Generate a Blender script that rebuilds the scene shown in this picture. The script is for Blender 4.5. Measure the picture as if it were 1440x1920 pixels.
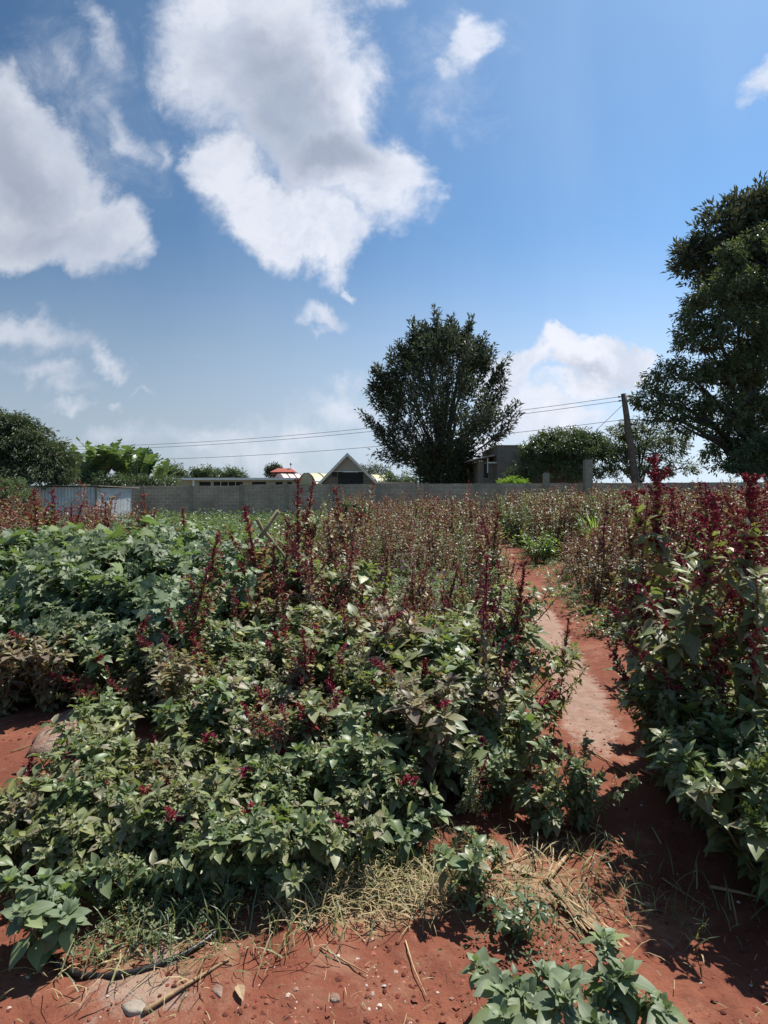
import bpy, math
import numpy as np
from mathutils import Vector

for o in list(bpy.data.objects):
    bpy.data.objects.remove(o, do_unlink=True)
scene = bpy.context.scene
COL = scene.collection
R = math.radians

# ------------------------------------------------------------------ camera
cam_d = bpy.data.cameras.new('camera')
cam = bpy.data.objects.new('camera', cam_d); COL.objects.link(cam)
cam_d.sensor_fit = 'VERTICAL'; cam_d.sensor_height = 36.0; cam_d.lens = 20.0
cam_d.shift_y = -26 / 1920
cam_d.clip_start = 0.05; cam_d.clip_end = 3000
cam.location = (0, 0, 1.6); cam.rotation_euler = (R(90), 0, 0)
scene.camera = cam
F = 1920 * 20 / 36.0

# ------------------------------------------------------------------ light
SUN_AZ, SUN_EL = R(42), R(59)            # azimuth from +Y towards +X
sun_d = bpy.data.lights.new('sun', 'SUN')
sun = bpy.data.objects.new('sun', sun_d); COL.objects.link(sun)
sun_d.energy = 5.0; sun_d.angle = R(0.53); sun_d.color = (1.0, 0.955, 0.88)
sv = Vector((math.sin(SUN_AZ) * math.cos(SUN_EL), math.cos(SUN_AZ) * math.cos(SUN_EL), math.sin(SUN_EL)))
sun.rotation_euler = sv.to_track_quat('Z', 'Y').to_euler()
scene.view_settings.view_transform = 'Standard'
scene.view_settings.look = 'None'
scene.view_settings.gamma = 1.0
scene.view_settings.exposure = 0.68
try: scene.view_settings.use_curve_mapping = False
except Exception: pass

world = bpy.data.worlds.new('World'); scene.world = world
world.use_nodes = True
WN = world.node_tree.nodes; WL = world.node_tree.links
WN.clear()

class G:
    """small node-graph writer"""
    def __init__(s, tree): s.t = tree; s.n = tree.nodes; s.l = tree.links
    def _in(s, sock, v):
        if v is None: return
        if isinstance(v, bpy.types.NodeSocket): s.l.new(v, sock)
        else: sock.default_value = v
    def node(s, typ, ins=None, **props):
        nd = s.n.new(typ)
        for k, v in props.items(): setattr(nd, k, v)
        for k, v in (ins or {}).items(): s._in(nd.inputs[k], v)
        return nd
    def m(s, op, a, b=None, c=None, clamp=False):
        nd = s.n.new('ShaderNodeMath'); nd.operation = op; nd.use_clamp = clamp
        for i, v in enumerate((a, b, c)):
            if v is not None: s._in(nd.inputs[i], v)
        return nd.outputs[0]
    def v(s, op, a, b=None, out=0):
        nd = s.n.new('ShaderNodeVectorMath'); nd.operation = op
        s._in(nd.inputs[0], a)
        if b is not None: s._in(nd.inputs[1], b)
        return nd.outputs[out]
    def noise(s, vec, scale, detail=4, rough=0.5, dist=0.0, out='Fac'):
        nd = s.node('ShaderNodeTexNoise', {'Vector': vec, 'Scale': scale, 'Detail': detail, 'Roughness': rough, 'Distortion': dist})
        return nd.outputs[out]
    def ramp(s, fac, stops, interp='LINEAR'):
        nd = s.n.new('ShaderNodeValToRGB'); nd.color_ramp.interpolation = interp
        e = nd.color_ramp.elements
        while len(e) < len(stops): e.new(0.5)
        for i, (p, c) in enumerate(stops):
            e[i].position = p; e[i].color = (c[0], c[1], c[2], 1) if len(c) == 3 else c
        s._in(nd.inputs[0], fac)
        return nd.outputs[0]
    def mix(s, fac, a, b, blend='MIX'):
        nd = s.n.new('ShaderNodeMix'); nd.data_type = 'RGBA'; nd.blend_type = blend
        def c4(v): return v if isinstance(v, bpy.types.NodeSocket) else (v[0], v[1], v[2], 1)
        s._in(nd.inputs[0], fac); s._in(nd.inputs[6], c4(a)); s._in(nd.inputs[7], c4(b))
        return nd.outputs[2]
    def mr(s, v, a, b, c=0.0, d=1.0, smooth=False):
        nd = s.n.new('ShaderNodeMapRange'); nd.clamp = True
        if smooth: nd.interpolation_type = 'SMOOTHSTEP'
        for i, x in enumerate((v, a, b, c, d)): s._in(nd.inputs[i], x)
        return nd.outputs[0]

g = G(world.node_tree)
sky = g.node('ShaderNodeTexSky', sky_type='NISHITA', sun_disc=False, sun_elevation=SUN_EL, sun_rotation=SUN_AZ,
             altitude=1600, air_density=1.0, dust_density=1.6, ozone_density=2.2)
tc = g.node('ShaderNodeTexCoord')
sep = g.node('ShaderNodeSeparateXYZ', {0: tc.outputs['Generated']})
yy = g.m('MAXIMUM', sep.outputs[1], 0.02)
uu = g.m('DIVIDE', sep.outputs[0], yy)
vv = g.m('DIVIDE', sep.outputs[2], yy)
uv = g.node('ShaderNodeCombineXYZ', {0: uu, 1: vv, 2: 0.0}).outputs[0]
# turbulence that frays the cloud edges
n1 = g.noise(uv, 4.6, 8, 0.6, 0.3, out='Color')
n1v = g.v('SCALE', g.v('SUBTRACT', n1, (0.5, 0.5, 0.5)), None); n1v.node.inputs['Scale'].default_value = 0.22
n2 = g.noise(uv, 17.0, 6, 0.6, 0.0, out='Color')
n2v = g.v('SCALE', g.v('SUBTRACT', n2, (0.5, 0.5, 0.5)), None); n2v.node.inputs['Scale'].default_value = 0.055
puv = g.v('ADD', g.v('ADD', uv, n1v), n2v)

def blob_field(blobs):
    acc = None
    for (px, py, rx, ry, rot, w) in blobs:
        cu, cv = (px - 720) / 1067, (934 - py) / 1067
        mp = g.node('ShaderNodeMapping', {'Vector': puv, 'Location': (cu, cv, 0), 'Rotation': (0, 0, R(rot)),
                                          'Scale': (rx / 1067, ry / 1067, 1)}, vector_type='TEXTURE')
        d = g.v('LENGTH', mp.outputs[0], out=1)
        f = g.m('MULTIPLY_ADD', d, -w, w)
        if acc is None: acc = f
        else:
            acc = g.m('SMOOTH_MAX', acc, f, 0.12)
    return acc
big = [(480, 60, 190, 190, 0, 1), (570, 180, 165, 150, 0, 1), (650, 310, 170, 110, -25, 1), (540, 410, 150, 90, -28, 1),
       (430, 310, 80, 95, 0, .8), (620, 450, 70, 75, 0, .8), (740, 320, 85, 70, -20, .8),
       (50, 300, 230, 110, -50, 1), (90, 400, 175, 95, -20, 1), (10, 440, 160, 70, 0, .9), (205, 425, 70, 62, -30, .7),
       (1110, 680, 125, 42, -6, .95), (1035, 650, 56, 40, 0, 1), (1140, 652, 40, 36, 0, 1), (1180, 685, 62, 36, 0, .9), (1080, 725, 80, 26, 0, .8), (965, 690, 60, 40, 20, .8), (930, 720, 70, 50, 0, .7),
       (1000, 770, 110, 40, 0, .7), (880, 830, 150, 45, 0, .5), (1050, 790, 90, 40, 0, .7)]
soft = [(235, 235, 120, 48, -52, .8), (190, 60, 40, 110, 25, .6), (120, 120, 60, 40, -40, .45), (295, 275, 36, 70, 15, .6), (180, 170, 50, 50, 0, .5), (870, 100, 50, 85, -25, .95), (830, 150, 40, 30, 0, .6),
        (720, 15, 60, 50, 0, .6), (1420, 130, 75, 38, 35, .9), (600, 595, 62, 30, -5, .95), (655, 533, 26, 14, 0, .8),
        (40, 625, 150, 50, -12, .9), (190, 675, 85, 26, -14, .7), (70, 700, 110, 28, -5, .7), (120, 742, 75, 18, 0, .6),
        (215, 757, 26, 18, 0, .5), (270, 732, 35, 10, 0, .4), (620, 762, 75, 36, 0, .7), (410, 800, 95, 36, 0, .6), (270, 815, 90, 30, 0, .5),
        (520, 835, 340, 60, 0, .5), (1100, 810, 170, 40, 0, .5), (150, 190, 260, 190, -40, .34), (640, 770, 120, 50, 0, .7), (400, 812, 150, 45, 0, .65), (240, 820, 140, 36, 0, .55), (860, 130, 120, 150, -20, .35)]
nd_ = g.noise(uv, 8.5, 11, 0.68, 0.6)
nb_ = g.m('MULTIPLY_ADD', nd_, 1.1, -0.55)
fb0 = blob_field(big)
fb = g.m('ADD', fb0, g.m('MULTIPLY', nb_, 0.60))
fs = g.m('ADD', blob_field(soft), g.m('MULTIPLY', nb_, 0.95))
ab = g.mr(fb, -0.14, 0.36, 0, 1, True)
as_ = g.mr(fs, 0.0, 0.8, 0, 0.85, True)
alpha = g.m('MAXIMUM', ab, as_)
front = g.mr(sep.outputs[1], 0.02, 0.3, 0, 1, True)
alpha = g.m('MULTIPLY', alpha, front)
# scattered clouds behind the viewer
back = g.mr(g.noise(tc.outputs['Generated'], 3.0, 6, 0.6), 0.56, 0.72, 0, 0.85, True)
alpha = g.m('MAXIMUM', alpha, g.m('MULTIPLY', back, g.m('SUBTRACT', 1.0, front)))
# thick cores are grey underneath
core = blob_field([(540, 190, 110, 130, 0, 1), (620, 285, 130, 85, -20, 1), (500, 110, 110, 120, 0, .7), (40, 330, 190, 90, -48, .8), (90, 430, 150, 60, 0, .6), (1090, 705, 70, 18, -8, .35)])
thick = g.mr(g.m('ADD', core, g.m('MULTIPLY', nb_, 0.5)), -0.35, 0.8, 0, 1, True)
puff = g.noise(puv, 6.5, 8, 0.6)
ccol = g.mix(thick, (0.78, 0.81, 0.90), (0.33, 0.38, 0.49))
ccol = g.mix(g.mr(puff, 0.34, 0.62, 0.5, 0.0, True), ccol, (0.42, 0.50, 0.64))
# clouds dim a little towards the left, away from the sun
ccol = g.mix(g.mr(uu, -0.72, 0.1, 0.40, 0.0), ccol, (0.33, 0.37, 0.43))
lowm = g.mr(vv, 0.50, 0.0, 0.0, 0.92, True)
SKY_STR = 0.074
tint = g.v('MULTIPLY', sky.outputs[0], (0.92, 1.18, 1.22))
# thin veil brightening the air towards the sun side
veil = g.mr(g.noise(g.v('MULTIPLY', uv, (1.6, 0.5, 1)), 2.2, 5, 0.5), 0.35, 0.75, 0.0, 0.16, True)
tint = g.mix(veil, tint, (5.0, 6.3, 8.0))
haze_c = g.mix(lowm, tint, (6.2, 6.8, 7.5))
# the air is deeper and greyer away from the sun
awy = g.mr(g.m('ADD', g.m('MULTIPLY', sep.outputs[0], 1.0), g.m('MULTIPLY', sep.outputs[2], 0.25)), -0.50, 0.62, 0.0, 1.0, True)
haze_c = g.v('MULTIPLY', haze_c, g.mix(awy, (0.62, 0.65, 0.67), (1.02, 1.07, 1.12)))
ccs = g.v('SCALE', ccol, None); ccs.node.inputs['Scale'].default_value = 1.0 / SKY_STR * 0.71
fin = g.mix(alpha, haze_c, ccs)
bg = g.node('ShaderNodeBackground', {'Color': fin, 'Strength': SKY_STR})
out = g.node('ShaderNodeOutputWorld', {'Surface': bg.outputs[0]})

# ------------------------------------------------------------------ numeric helpers
def vnoise(x, y, seed=0):
    xi = np.floor(x).astype(np.int64); yi = np.floor(y).astype(np.int64)
    fx = x - xi; fy = y - yi
    fx = fx * fx * (3 - 2 * fx); fy = fy * fy * (3 - 2 * fy)
    def h(a, b):
        n = (a * 374761393 + b * 668265263 + seed * 974634777) & 0xffffffff
        n = ((n ^ (n >> 13)) * 1274126177) & 0xffffffff
        return ((n ^ (n >> 16)) & 0xffff) / 65535.0
    return (h(xi, yi) * (1 - fx) + h(xi + 1, yi) * fx) * (1 - fy) + (h(xi, yi + 1) * (1 - fx) + h(xi + 1, yi + 1) * fx) * fy
def fbm(x, y, oct=4, seed=0):
    s = 0; a = 0.5
    for i in range(oct):
        s = s + a * (vnoise(x * 2 ** i, y * 2 ** i, seed + i) - 0.5); a *= 0.5
    return s
def nrm(a):
    return a / np.maximum(np.linalg.norm(a, axis=-1, keepdims=True), 1e-9)

class Acc:
    """collects vertices and faces; build() links them as ONE mesh object"""
    def __init__(s): s.v = []; s.q = []; s.t = []; s.uvq = []; s.uvt = []; s.n = 0; s.mq = []; s.mt = []
    def add(s, V, quads=None, tris=None, UV=None, mat=0):
        V = np.asarray(V, float).reshape(-1, 3)
        if UV is None: UV = np.zeros((len(V), 2))
        UV = np.asarray(UV, float)
        if quads is not None and len(quads):
            Q = np.asarray(quads, np.int64).reshape(-1, 4)
            s.q.append(Q + s.n); s.uvq.append(UV[Q]); s.mq.append(np.full(len(Q), mat))
        if tris is not None and len(tris):
            T = np.asarray(tris, np.int64).reshape(-1, 3)
            s.t.append(T + s.n); s.uvt.append(UV[T]); s.mt.append(np.full(len(T), mat))
        s.v.append(V); s.n += len(V)
    def mesh(s, name, mats, smooth=False):
        V = np.concatenate(s.v)
        Q = np.concatenate(s.q) if s.q else np.zeros((0, 4), int)
        T = np.concatenate(s.t) if s.t else np.zeros((0, 3), int)
        me = bpy.data.meshes.new(name)
        me.vertices.add(len(V)); me.vertices.foreach_set('co', V.ravel())
        nl = Q.size + T.size
        me.loops.add(nl); me.polygons.add(len(Q) + len(T))
        me.loops.foreach_set('vertex_index', np.concatenate([Q.ravel(), T.ravel()]).astype(np.int32))
        tot = np.concatenate([np.full(len(Q), 4), np.full(len(T), 3)])
        st = np.concatenate([[0], np.cumsum(tot)[:-1]]).astype(np.int32)
        me.polygons.foreach_set('loop_start', st)
        mi = np.concatenate((s.mq or [np.zeros(0)]) + (s.mt or [np.zeros(0)])).astype(np.int32)
        me.polygons.foreach_set('material_index', mi)
        uvl = me.uv_layers.new(name='UVMap')
        uvs = np.concatenate([a.reshape(-1, 2) for a in s.uvq] + [a.reshape(-1, 2) for a in s.uvt])
        uvl.data.foreach_set('uv', uvs.ravel())
        me.update(calc_edges=True)
        me.validate(verbose=False)
        me.polygons.foreach_set('use_smooth', [smooth] * len(me.polygons))
        for m in (mats if isinstance(mats, (list, tuple)) else [mats]): me.materials.append(m)
        return me
    def build(s, name, mats, parent=None, smooth=False):
        o = bpy.data.objects.new(name, s.mesh(name, mats, smooth)); COL.objects.link(o)
        if parent is not None: o.parent = parent
        return o
    # shapes
    def box(s, x0, x1, y0, y1, z0, z1, mat=0, M=None):
        V = np.array([[x, y, z] for z in (z0, z1) for y in (y0, y1) for x in (x0, x1)], float)
        if M is not None: V = V @ M[0].T + M[1]
        s.add(V, [(0, 2, 3, 1), (4, 5, 7, 6), (0, 1, 5, 4), (2, 6, 7, 3), (0, 4, 6, 2), (1, 3, 7, 5)], mat=mat)
    def tube(s, P, r, n=6, mat=0, cap=True):
        P = np.asarray(P, float); k = len(P)
        r = np.broadcast_to(np.asarray(r, float), (k,))
        T = nrm(np.gradient(P, axis=0))
        ref = np.array([0, 0, 1.0]) if abs(T[0][2]) < 0.9 else np.array([1.0, 0, 0])
        A = nrm(np.cross(T, ref)); B = np.cross(T, A)
        th = np.arange(n) * 2 * np.pi / n
        V = P[:, None] + r[:, None, None] * (np.cos(th)[None, :, None] * A[:, None] + np.sin(th)[None, :, None] * B[:, None])
        V = V.reshape(-1, 3); i = np.arange(k - 1)[:, None] * n; j = np.arange(n)[None]; j2 = (j + 1) % n
        Q = np.stack([i + j, i + j2, i + n + j2, i + n + j], -1).reshape(-1, 4)
        T_ = None
        if cap:
            V = np.vstack([V, P[0], P[-1]]); a, b = k * n, k * n + 1
            T_ = [(a, (x + 1) % n, x) for x in range(n)] + [(b, (k - 1) * n + x, (k - 1) * n + (x + 1) % n) for x in range(n)]
        s.add(V, Q, T_, mat=mat)
    def poly(s, P, mat=0):
        P = np.asarray(P, float)
        if len(P) == 4: s.add(P, [(0, 1, 2, 3)], mat=mat)
        else: s.add(P, None, [(0, i, i + 1) for i in range(1, len(P) - 1)], mat=mat)
    def prism(s, P, off, mat=0):
        """polygon P extruded by off"""
        P = np.asarray(P, float); n = len(P); V = np.vstack([P, P + np.asarray(off, float)])
        T = [(0, i + 1, i) for i in range(1, n - 1)] + [(n, n + i, n + i + 1) for i in range(1, n - 1)]
        Q = [(i, (i + 1) % n, n + (i + 1) % n, n + i) for i in range(n)]
        s.add(V, Q, T, mat=mat)
    def leaves(s, P, D, N, L, W, tpl, mat=0):
        """many copies of a leaf template: x along D, y across, z along N"""
        tv, tq, tt, tuv = tpl
        P = np.asarray(P, float); D = nrm(np.asarray(D, float)); N = np.asarray(N, float)
        S = nrm(np.cross(N, D)); N = np.cross(D, S)
        k = len(P); m = len(tv)
        L = np.broadcast_to(np.asarray(L, float), (k,)); W = np.broadcast_to(np.asarray(W, float), (k,))
        V = P[:, None] + L[:, None, None] * tv[None, :, 0, None] * D[:, None] \
            + W[:, None, None] * tv[None, :, 1, None] * S[:, None] + L[:, None, None] * tv[None, :, 2, None] * N[:, None]
        off = (np.arange(k) * m)[:, None, None]
        Q = (tq[None] + off).reshape(-1, 4) if len(tq) else None
        T = (tt[None] + off).reshape(-1, 3) if len(tt) else None
        s.add(V.reshape(-1, 3), Q, T, np.tile(tuv, (k, 1)), mat)

def leaf_tpl(stations, widths, droop=0.25, fold=0.12, stalk=0.15, wav=0.0):
    """ovate leaf: rows left/mid/right, folded on the midrib, tip drooping, thin stalk"""
    V = [(0, -.012, 0), (0, .012, 0)]; UV = [(0, 0), (0, 0)]
    rows = []
    for i, (s_, w) in enumerate(zip(stations, widths)):
        x = stalk + (1 - stalk) * s_; zc = -droop * x * x + .1 * x
        wz = wav * (1 if i % 2 else -1)
        rows.append(len(V))
        V += [(x, -w, zc + fold * w + wz), (x, 0, zc), (x, w, zc + fold * w - wz)]; UV += [(-1, s_), (0, s_), (1, s_)]
    tip = len(V); V.append((1, 0, -droop + .1)); UV.append((0, 1))
    Q = []; T = [(0, 1, rows[0] + 1), (0, rows[0] + 1, rows[0]), (1, rows[0] + 2, rows[0] + 1)]
    for a, b in zip(rows[:-1], rows[1:]):
        Q += [(a, a + 1, b + 1, b), (a + 1, a + 2, b + 2, b + 1)]
    r = rows[-1]; T += [(r, r + 1, tip), (r + 1, r + 2, tip)]
    return np.array(V, float), np.array(Q, int).reshape(-1, 4), np.array(T, int).reshape(-1, 3), np.array(UV, float)
LEAF = leaf_tpl([.03, .14, .32, .54, .76, .91], [.12, .38, .50, .43, .25, .10], droop=.28, wav=.010)
LEAF2 = leaf_tpl([.03, .14, .32, .54, .76, .91], [.10, .33, .50, .47, .30, .12], droop=.62, fold=.3, wav=.03)
LEAFN = leaf_tpl([.08, .4, .78], [.2, .46, .2], droop=.35, wav=.0)
DIAM = (np.array([(0, 0, 0), (.45, -.5, .06), (.45, .5, .06), (1, 0, -.15)], float), np.zeros((0, 4), int),
        np.array([(0, 3, 1), (0, 2, 3)], int), np.array([(0, 0), (-1, .5), (1, .5), (0, 1)], float))
def lobed():
    # nightshade leaf: pointed side lobes either side of the midrib
    ox = [0.05, .16, .3, .36, .5, .62, .68, .82, 1.0]
    oy = [.06, .42, .3, .52, .24, .36, .2, .12, 0]
    V = [(0, 0, 0)]; UV = [(0, 0)]
    st = .12
    mid = []
    for x in ox: mid.append(len(V)); X = st + (1 - st) * x; V.append((X, 0, -.3 * X * X + .1 * X)); UV.append((0, x))
    le = []; ri = []
    for sgn, lst in ((-1, le), (1, ri)):
        for x, y in zip(ox[:-1], oy[:-1]):
            lst.append(len(V)); X = st + (1 - st) * x
            V.append((X, sgn * y, -.3 * X * X + .1 * X + .1 * y - (.09 if y > .34 else 0))); UV.append((sgn * y * 2, x))
    T = [(0, mid[0], le[0]), (0, ri[0], mid[0])]; Q = []
    for i in range(len(le) - 1):
        Q += [(mid[i], mid[i + 1], le[i + 1], le[i]), (mid[i], ri[i], ri[i + 1], mid[i + 1])]
    T += [(mid[-2], mid[-1], le[-1]), (mid[-2], ri[-1], mid[-1])]
    return np.array(V, float), np.array(Q, int), np.array(T, int), np.array(UV, float)
LOBED = lobed()
# glomerule: little pointed bead of the flower spike
BEAD = (np.array([(0, 0, 0), (.4, .5, 0), (.4, -.25, .2), (.4, -.25, -.2), (1, 0, 0)], float), np.zeros((0, 4), int),
        np.array([(0, 2, 1), (0, 3, 2), (0, 1, 3), (4, 1, 2), (4, 2, 3), (4, 3, 1)], int), np.zeros((5, 2)))
BLADE = (np.array([(0, -.5, 0), (0, .5, 0), (.4, -.45, .13), (.4, .45, .13), (.75, -.3, .12), (.75, .3, .12), (1, 0, 0)], float),
         np.array([(0, 1, 3, 2), (2, 3, 5, 4)], int), np.array([(4, 5, 6)], int),
         np.array([(-1, 0), (1, 0), (-1, .4), (1, .4), (-1, .7), (1, .7), (0, 1)], float))

# ------------------------------------------------------------------ materials
def new_mat(name):
    m = bpy.data.materials.new(name); m.use_nodes = True; m.node_tree.nodes.clear()
    return m, G(m.node_tree)
def finish(gm, sh):
    gm.node('ShaderNodeOutputMaterial', {'Surface': sh})
def leaf_mat(name, cols, trans=0.28, rough=0.42, tcol=(0.30, 0.42, 0.06), spec=0.5, vein=0.45, under=(0.12, 0.15, 0.10)):
    m, q = new_mat(name)
    geo = q.node('ShaderNodeNewGeometry'); rnd = geo.outputs['Random Per Island']
    stops = [(i / max(1, len(cols)), c) for i, c in enumerate(cols)]
    base = q.ramp(rnd, stops, 'CONSTANT')
    oi = q.node('ShaderNodeObjectInfo').outputs['Random']
    u = q.node('ShaderNodeUVMap'); sp = q.node('ShaderNodeSeparateXYZ', {0: u.outputs[0]})
    au = q.m('ABSOLUTE', sp.outputs[0])
    w = q.m('FRACT', q.m('SUBTRACT', q.m('MULTIPLY', sp.outputs[1], 7.0), q.m('MULTIPLY', au, 1.6)))
    line = q.mr(w, 0.0, 0.16, 1.0, 0.0)
    mid = q.mr(au, 0.05, 0.14, 1.0, 0.0)
    vm = q.m('MULTIPLY', q.m('MAXIMUM', q.m('MULTIPLY', line, 0.6), mid), vein)
    tcn = q.node('ShaderNodeTexCoord')
    nz = q.noise(tcn.outputs['Object'], 38, 3, 0.6)
    base = q.mix(q.mr(nz, 0.4, 0.7, 0.0, 0.22), base, q.mix(0.5, base, (0.24, 0.22, 0.15)))
    hsv = q.node('ShaderNodeHueSaturation', {'Hue': q.m('MULTIPLY_ADD', oi, 0.03, 0.485), 'Saturation': 1.05,
                                              'Value': q.m('MULTIPLY_ADD', q.m('FRACT', q.m('MULTIPLY', rnd, 17.3)), 0.6, 0.7), 'Color': base})
    ridge = q.mr(w, .35, .95, 0.0, .28)
    hv = q.mix(ridge if vein > .3 else 0.0, hsv.outputs[0], q.mix(.75, hsv.outputs[0], (.05, .09, .03)))
    base = q.mix(vm, hv, (0.30, 0.31, 0.20))
    base = q.mix(q.m('MULTIPLY', geo.outputs['Backfacing'], 0.45), base, under)
    bs = q.node('ShaderNodeBsdfPrincipled', {'Base Color': base, 'Roughness': rough, 'Specular IOR Level': spec})
    tb = q.mix(0.5, hsv.outputs[0], tcol)
    tr = q.node('ShaderNodeBsdfTranslucent', {'Color': tb})
    mx = q.node('ShaderNodeMixShader', {0: trans, 1: bs.outputs[0], 2: tr.outputs[0]})
    finish(q, mx.outputs[0]); return m
def plain_mat(name, c, rough=0.8, var=0.25, scale=8, spec=0.3, bump=0.0, metallic=0.0, c2=None):
    m, q = new_mat(name)
    tcn = q.node('ShaderNodeTexCoord'); nz = q.noise(tcn.outputs['Object'], scale, 6, 0.6)
    c2 = c2 or tuple(x * (1 - 1.6 * var) for x in c)
    base = q.mix(q.mr(nz, 0.3, 0.7), c2, c)
    if name in ('dry_stalk', 'weathered_pole_wood'):
        base = q.node('ShaderNodeHueSaturation', {'Value': q.m('MULTIPLY_ADD', q.node('ShaderNodeObjectInfo').outputs['Random'], .8, .45), 'Color': base}).outputs[0]
    bs = q.node('ShaderNodeBsdfPrincipled', {'Base Color': base, 'Roughness': rough, 'Specular IOR Level': spec, 'Metallic': metallic})
    if bump:
        b = q.node('ShaderNodeBump', {'Strength': bump, 'Distance': 0.02, 'Height': q.noise(tcn.outputs['Object'], scale * 6, 6, 0.65)})
        q.l.new(b.outputs[0], bs.inputs['Normal'])
    finish(q, bs.outputs[0]); return m

M_AMA = leaf_mat('amaranth_leaf', [(.24, .25, .095), (.18, .22, .08), (.30, .30, .135), (.21, .235, .085), (.32, .27, .15), (.26, .18, .13), (.35, .33, .18), (.13, .165, .055), (.36, .36, .09)], spec=.3, rough=.45)
M_AMAD = leaf_mat('purple_flushed_leaf', [(.28, .24, .11), (.27, .17, .14), (.35, .31, .17), (.22, .22, .09), (.33, .22, .165), (.18, .10, .095), (.40, .35, .20), (.31, .14, .115), (.38, .29, .10)], tcol=(.45, .32, .08), spec=.3, rough=.45)
M_GRN = leaf_mat('fresh_green_leaf', [(.15, .205, .07), (.12, .18, .06), (.19, .235, .09), (.14, .195, .065), (.23, .25, .10), (.10, .145, .045), (.22, .17, .10), (.28, .30, .085)], tcol=(.3, .44, .05), spec=.35, rough=.42)
M_NS = leaf_mat('nightshade_leaf', [(.105, .165, .075), (.085, .14, .065), (.14, .20, .10), (.075, .12, .05), (.17, .225, .12), (.12, .18, .06), (.20, .27, .08)], rough=.5, spec=.3, tcol=(.3, .46, .08), under=(.18, .21, .15))
M_BRI = leaf_mat('bright_leaf', [(.12, .24, .03), (.10, .20, .03), (.15, .26, .05)], tcol=(.4, .65, .04), trans=.4)
M_TREE = leaf_mat('tree_leaf', [(.045, .068, .042), (.055, .075, .042), (.068, .078, .048), (.04, .06, .038), (.075, .082, .05), (.085, .07, .048)], trans=.18, vein=.1, rough=.55, spec=.25, tcol=(.15, .18, .07))
M_TREE2 = leaf_mat('glossy_tree_leaf', [(.085, .115, .045), (.10, .13, .05), (.12, .14, .06), (.065, .09, .038), (.15, .16, .075)], trans=.22, vein=.1, rough=.42, spec=.4, tcol=(.24, .3, .07))
M_TREE3 = leaf_mat('mid_tree_leaf', [(.06, .10, .035), (.05, .09, .035), (.08, .12, .045), (.045, .075, .03), (.10, .14, .06)], trans=.2, vein=.1, rough=.4, tcol=(.2, .3, .06))
M_MANGO = leaf_mat('mango_leaf', [(.045, .07, .03), (.055, .08, .034), (.07, .08, .04), (.095, .075, .045), (.04, .065, .03)], trans=.12, vein=.1, rough=.5, spec=.25)
M_BAN = leaf_mat('banana_leaf', [(.09, .15, .05), (.11, .17, .055), (.07, .12, .04), (.13, .18, .08)], trans=.25, vein=.2, rough=.35, tcol=(.26, .40, .06))
M_SHR = leaf_mat('pale_shrub_leaf', [(.09, .13, .06), (.11, .15, .07), (.08, .11, .055), (.14, .18, .10)], trans=.25, vein=.1)
M_WALLV = leaf_mat('weed_leaf', [(.10, .16, .05), (.08, .14, .045), (.13, .19, .06), (.07, .12, .05), (.12, .17, .09)], trans=.3, vein=.1)
M_GRASS = leaf_mat('grass_blade', [(.10, .15, .045), (.08, .13, .04), (.14, .17, .06), (.22, .19, .09), (.07, .12, .05)], trans=.3, vein=0)
M_STRAW = leaf_mat('straw', [(.40, .30, .15), (.32, .24, .11), (.46, .36, .20), (.25, .17, .09), (.22, .22, .08), (.16, .20, .07)], trans=.15, vein=0, rough=.7, tcol=(.4, .3, .1), under=(.3, .24, .13))
M_DRY = leaf_mat('dry_leaf', [(.30, .15, .07), (.36, .22, .11), (.22, .11, .06), (.42, .30, .17)], trans=.1, vein=.2, rough=.7, tcol=(.4, .2, .1), under=(.3, .2, .12))
M_SPK = leaf_mat('crimson_flower', [(.29, .034, .065), (.22, .028, .055), (.34, .07, .09), (.18, .025, .045), (.31, .085, .09)], trans=.25, vein=0, rough=.85, tcol=(.5, .05, .10), spec=.1, under=(.26, .045, .065))
M_SPK2 = leaf_mat('faded_flower', [(.32, .085, .09), (.27, .06, .07), (.38, .20, .13), (.30, .08, .085), (.22, .05, .06)], trans=.25, vein=0, rough=.85, tcol=(.48, .12, .1), spec=.1, under=(.3, .08, .08))
M_TAS = leaf_mat('green_tassel', [(.17, .22, .05), (.20, .24, .07), (.14, .19, .05)], trans=.25, vein=0, rough=.8, tcol=(.3, .35, .08), spec=.15)
M_PUR = leaf_mat('purple_petal', [(.30, .05, .33), (.36, .06, .36), (.22, .04, .3)], trans=.3, vein=0, tcol=(.5, .08, .5), under=(.3, .05, .3))
M_STEMR = plain_mat('red_stem', (.16, .035, .035), .6, .3, 20, c2=(.14, .09, .05))
M_STEMG = plain_mat('green_stem', (.16, .19, .07), .6, .3, 14, c2=(.17, .06, .045))
M_BARK = plain_mat('bark', (.10, .085, .07), .9, .35, 6, bump=.6)
M_BARKP = plain_mat('pale_bark', (.17, .145, .12), .9, .3, 6, bump=.6)
M_WOOD = plain_mat('weathered_pole_wood', (.16, .12, .09), .85, .3, 5, bump=.5)
M_STAKE = plain_mat('stake_wood', (.30, .24, .13), .8, .3, 9, bump=.5)
M_STALK = plain_mat('dry_stalk', (.48, .34, .19), .75, .3, 16, bump=.4, c2=(.26, .15, .08))
M_HOSE = plain_mat('black_rubber', (.018, .015, .014), .45, .2, 10, spec=.4)
M_WIRE = plain_mat('wire', (.05, .05, .055), .5, .1, 3)
M_STONE = plain_mat('pale_stone', (.33, .25, .20), .9, .22, 7, bump=.9, c2=(.18, .085, .055))
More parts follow.
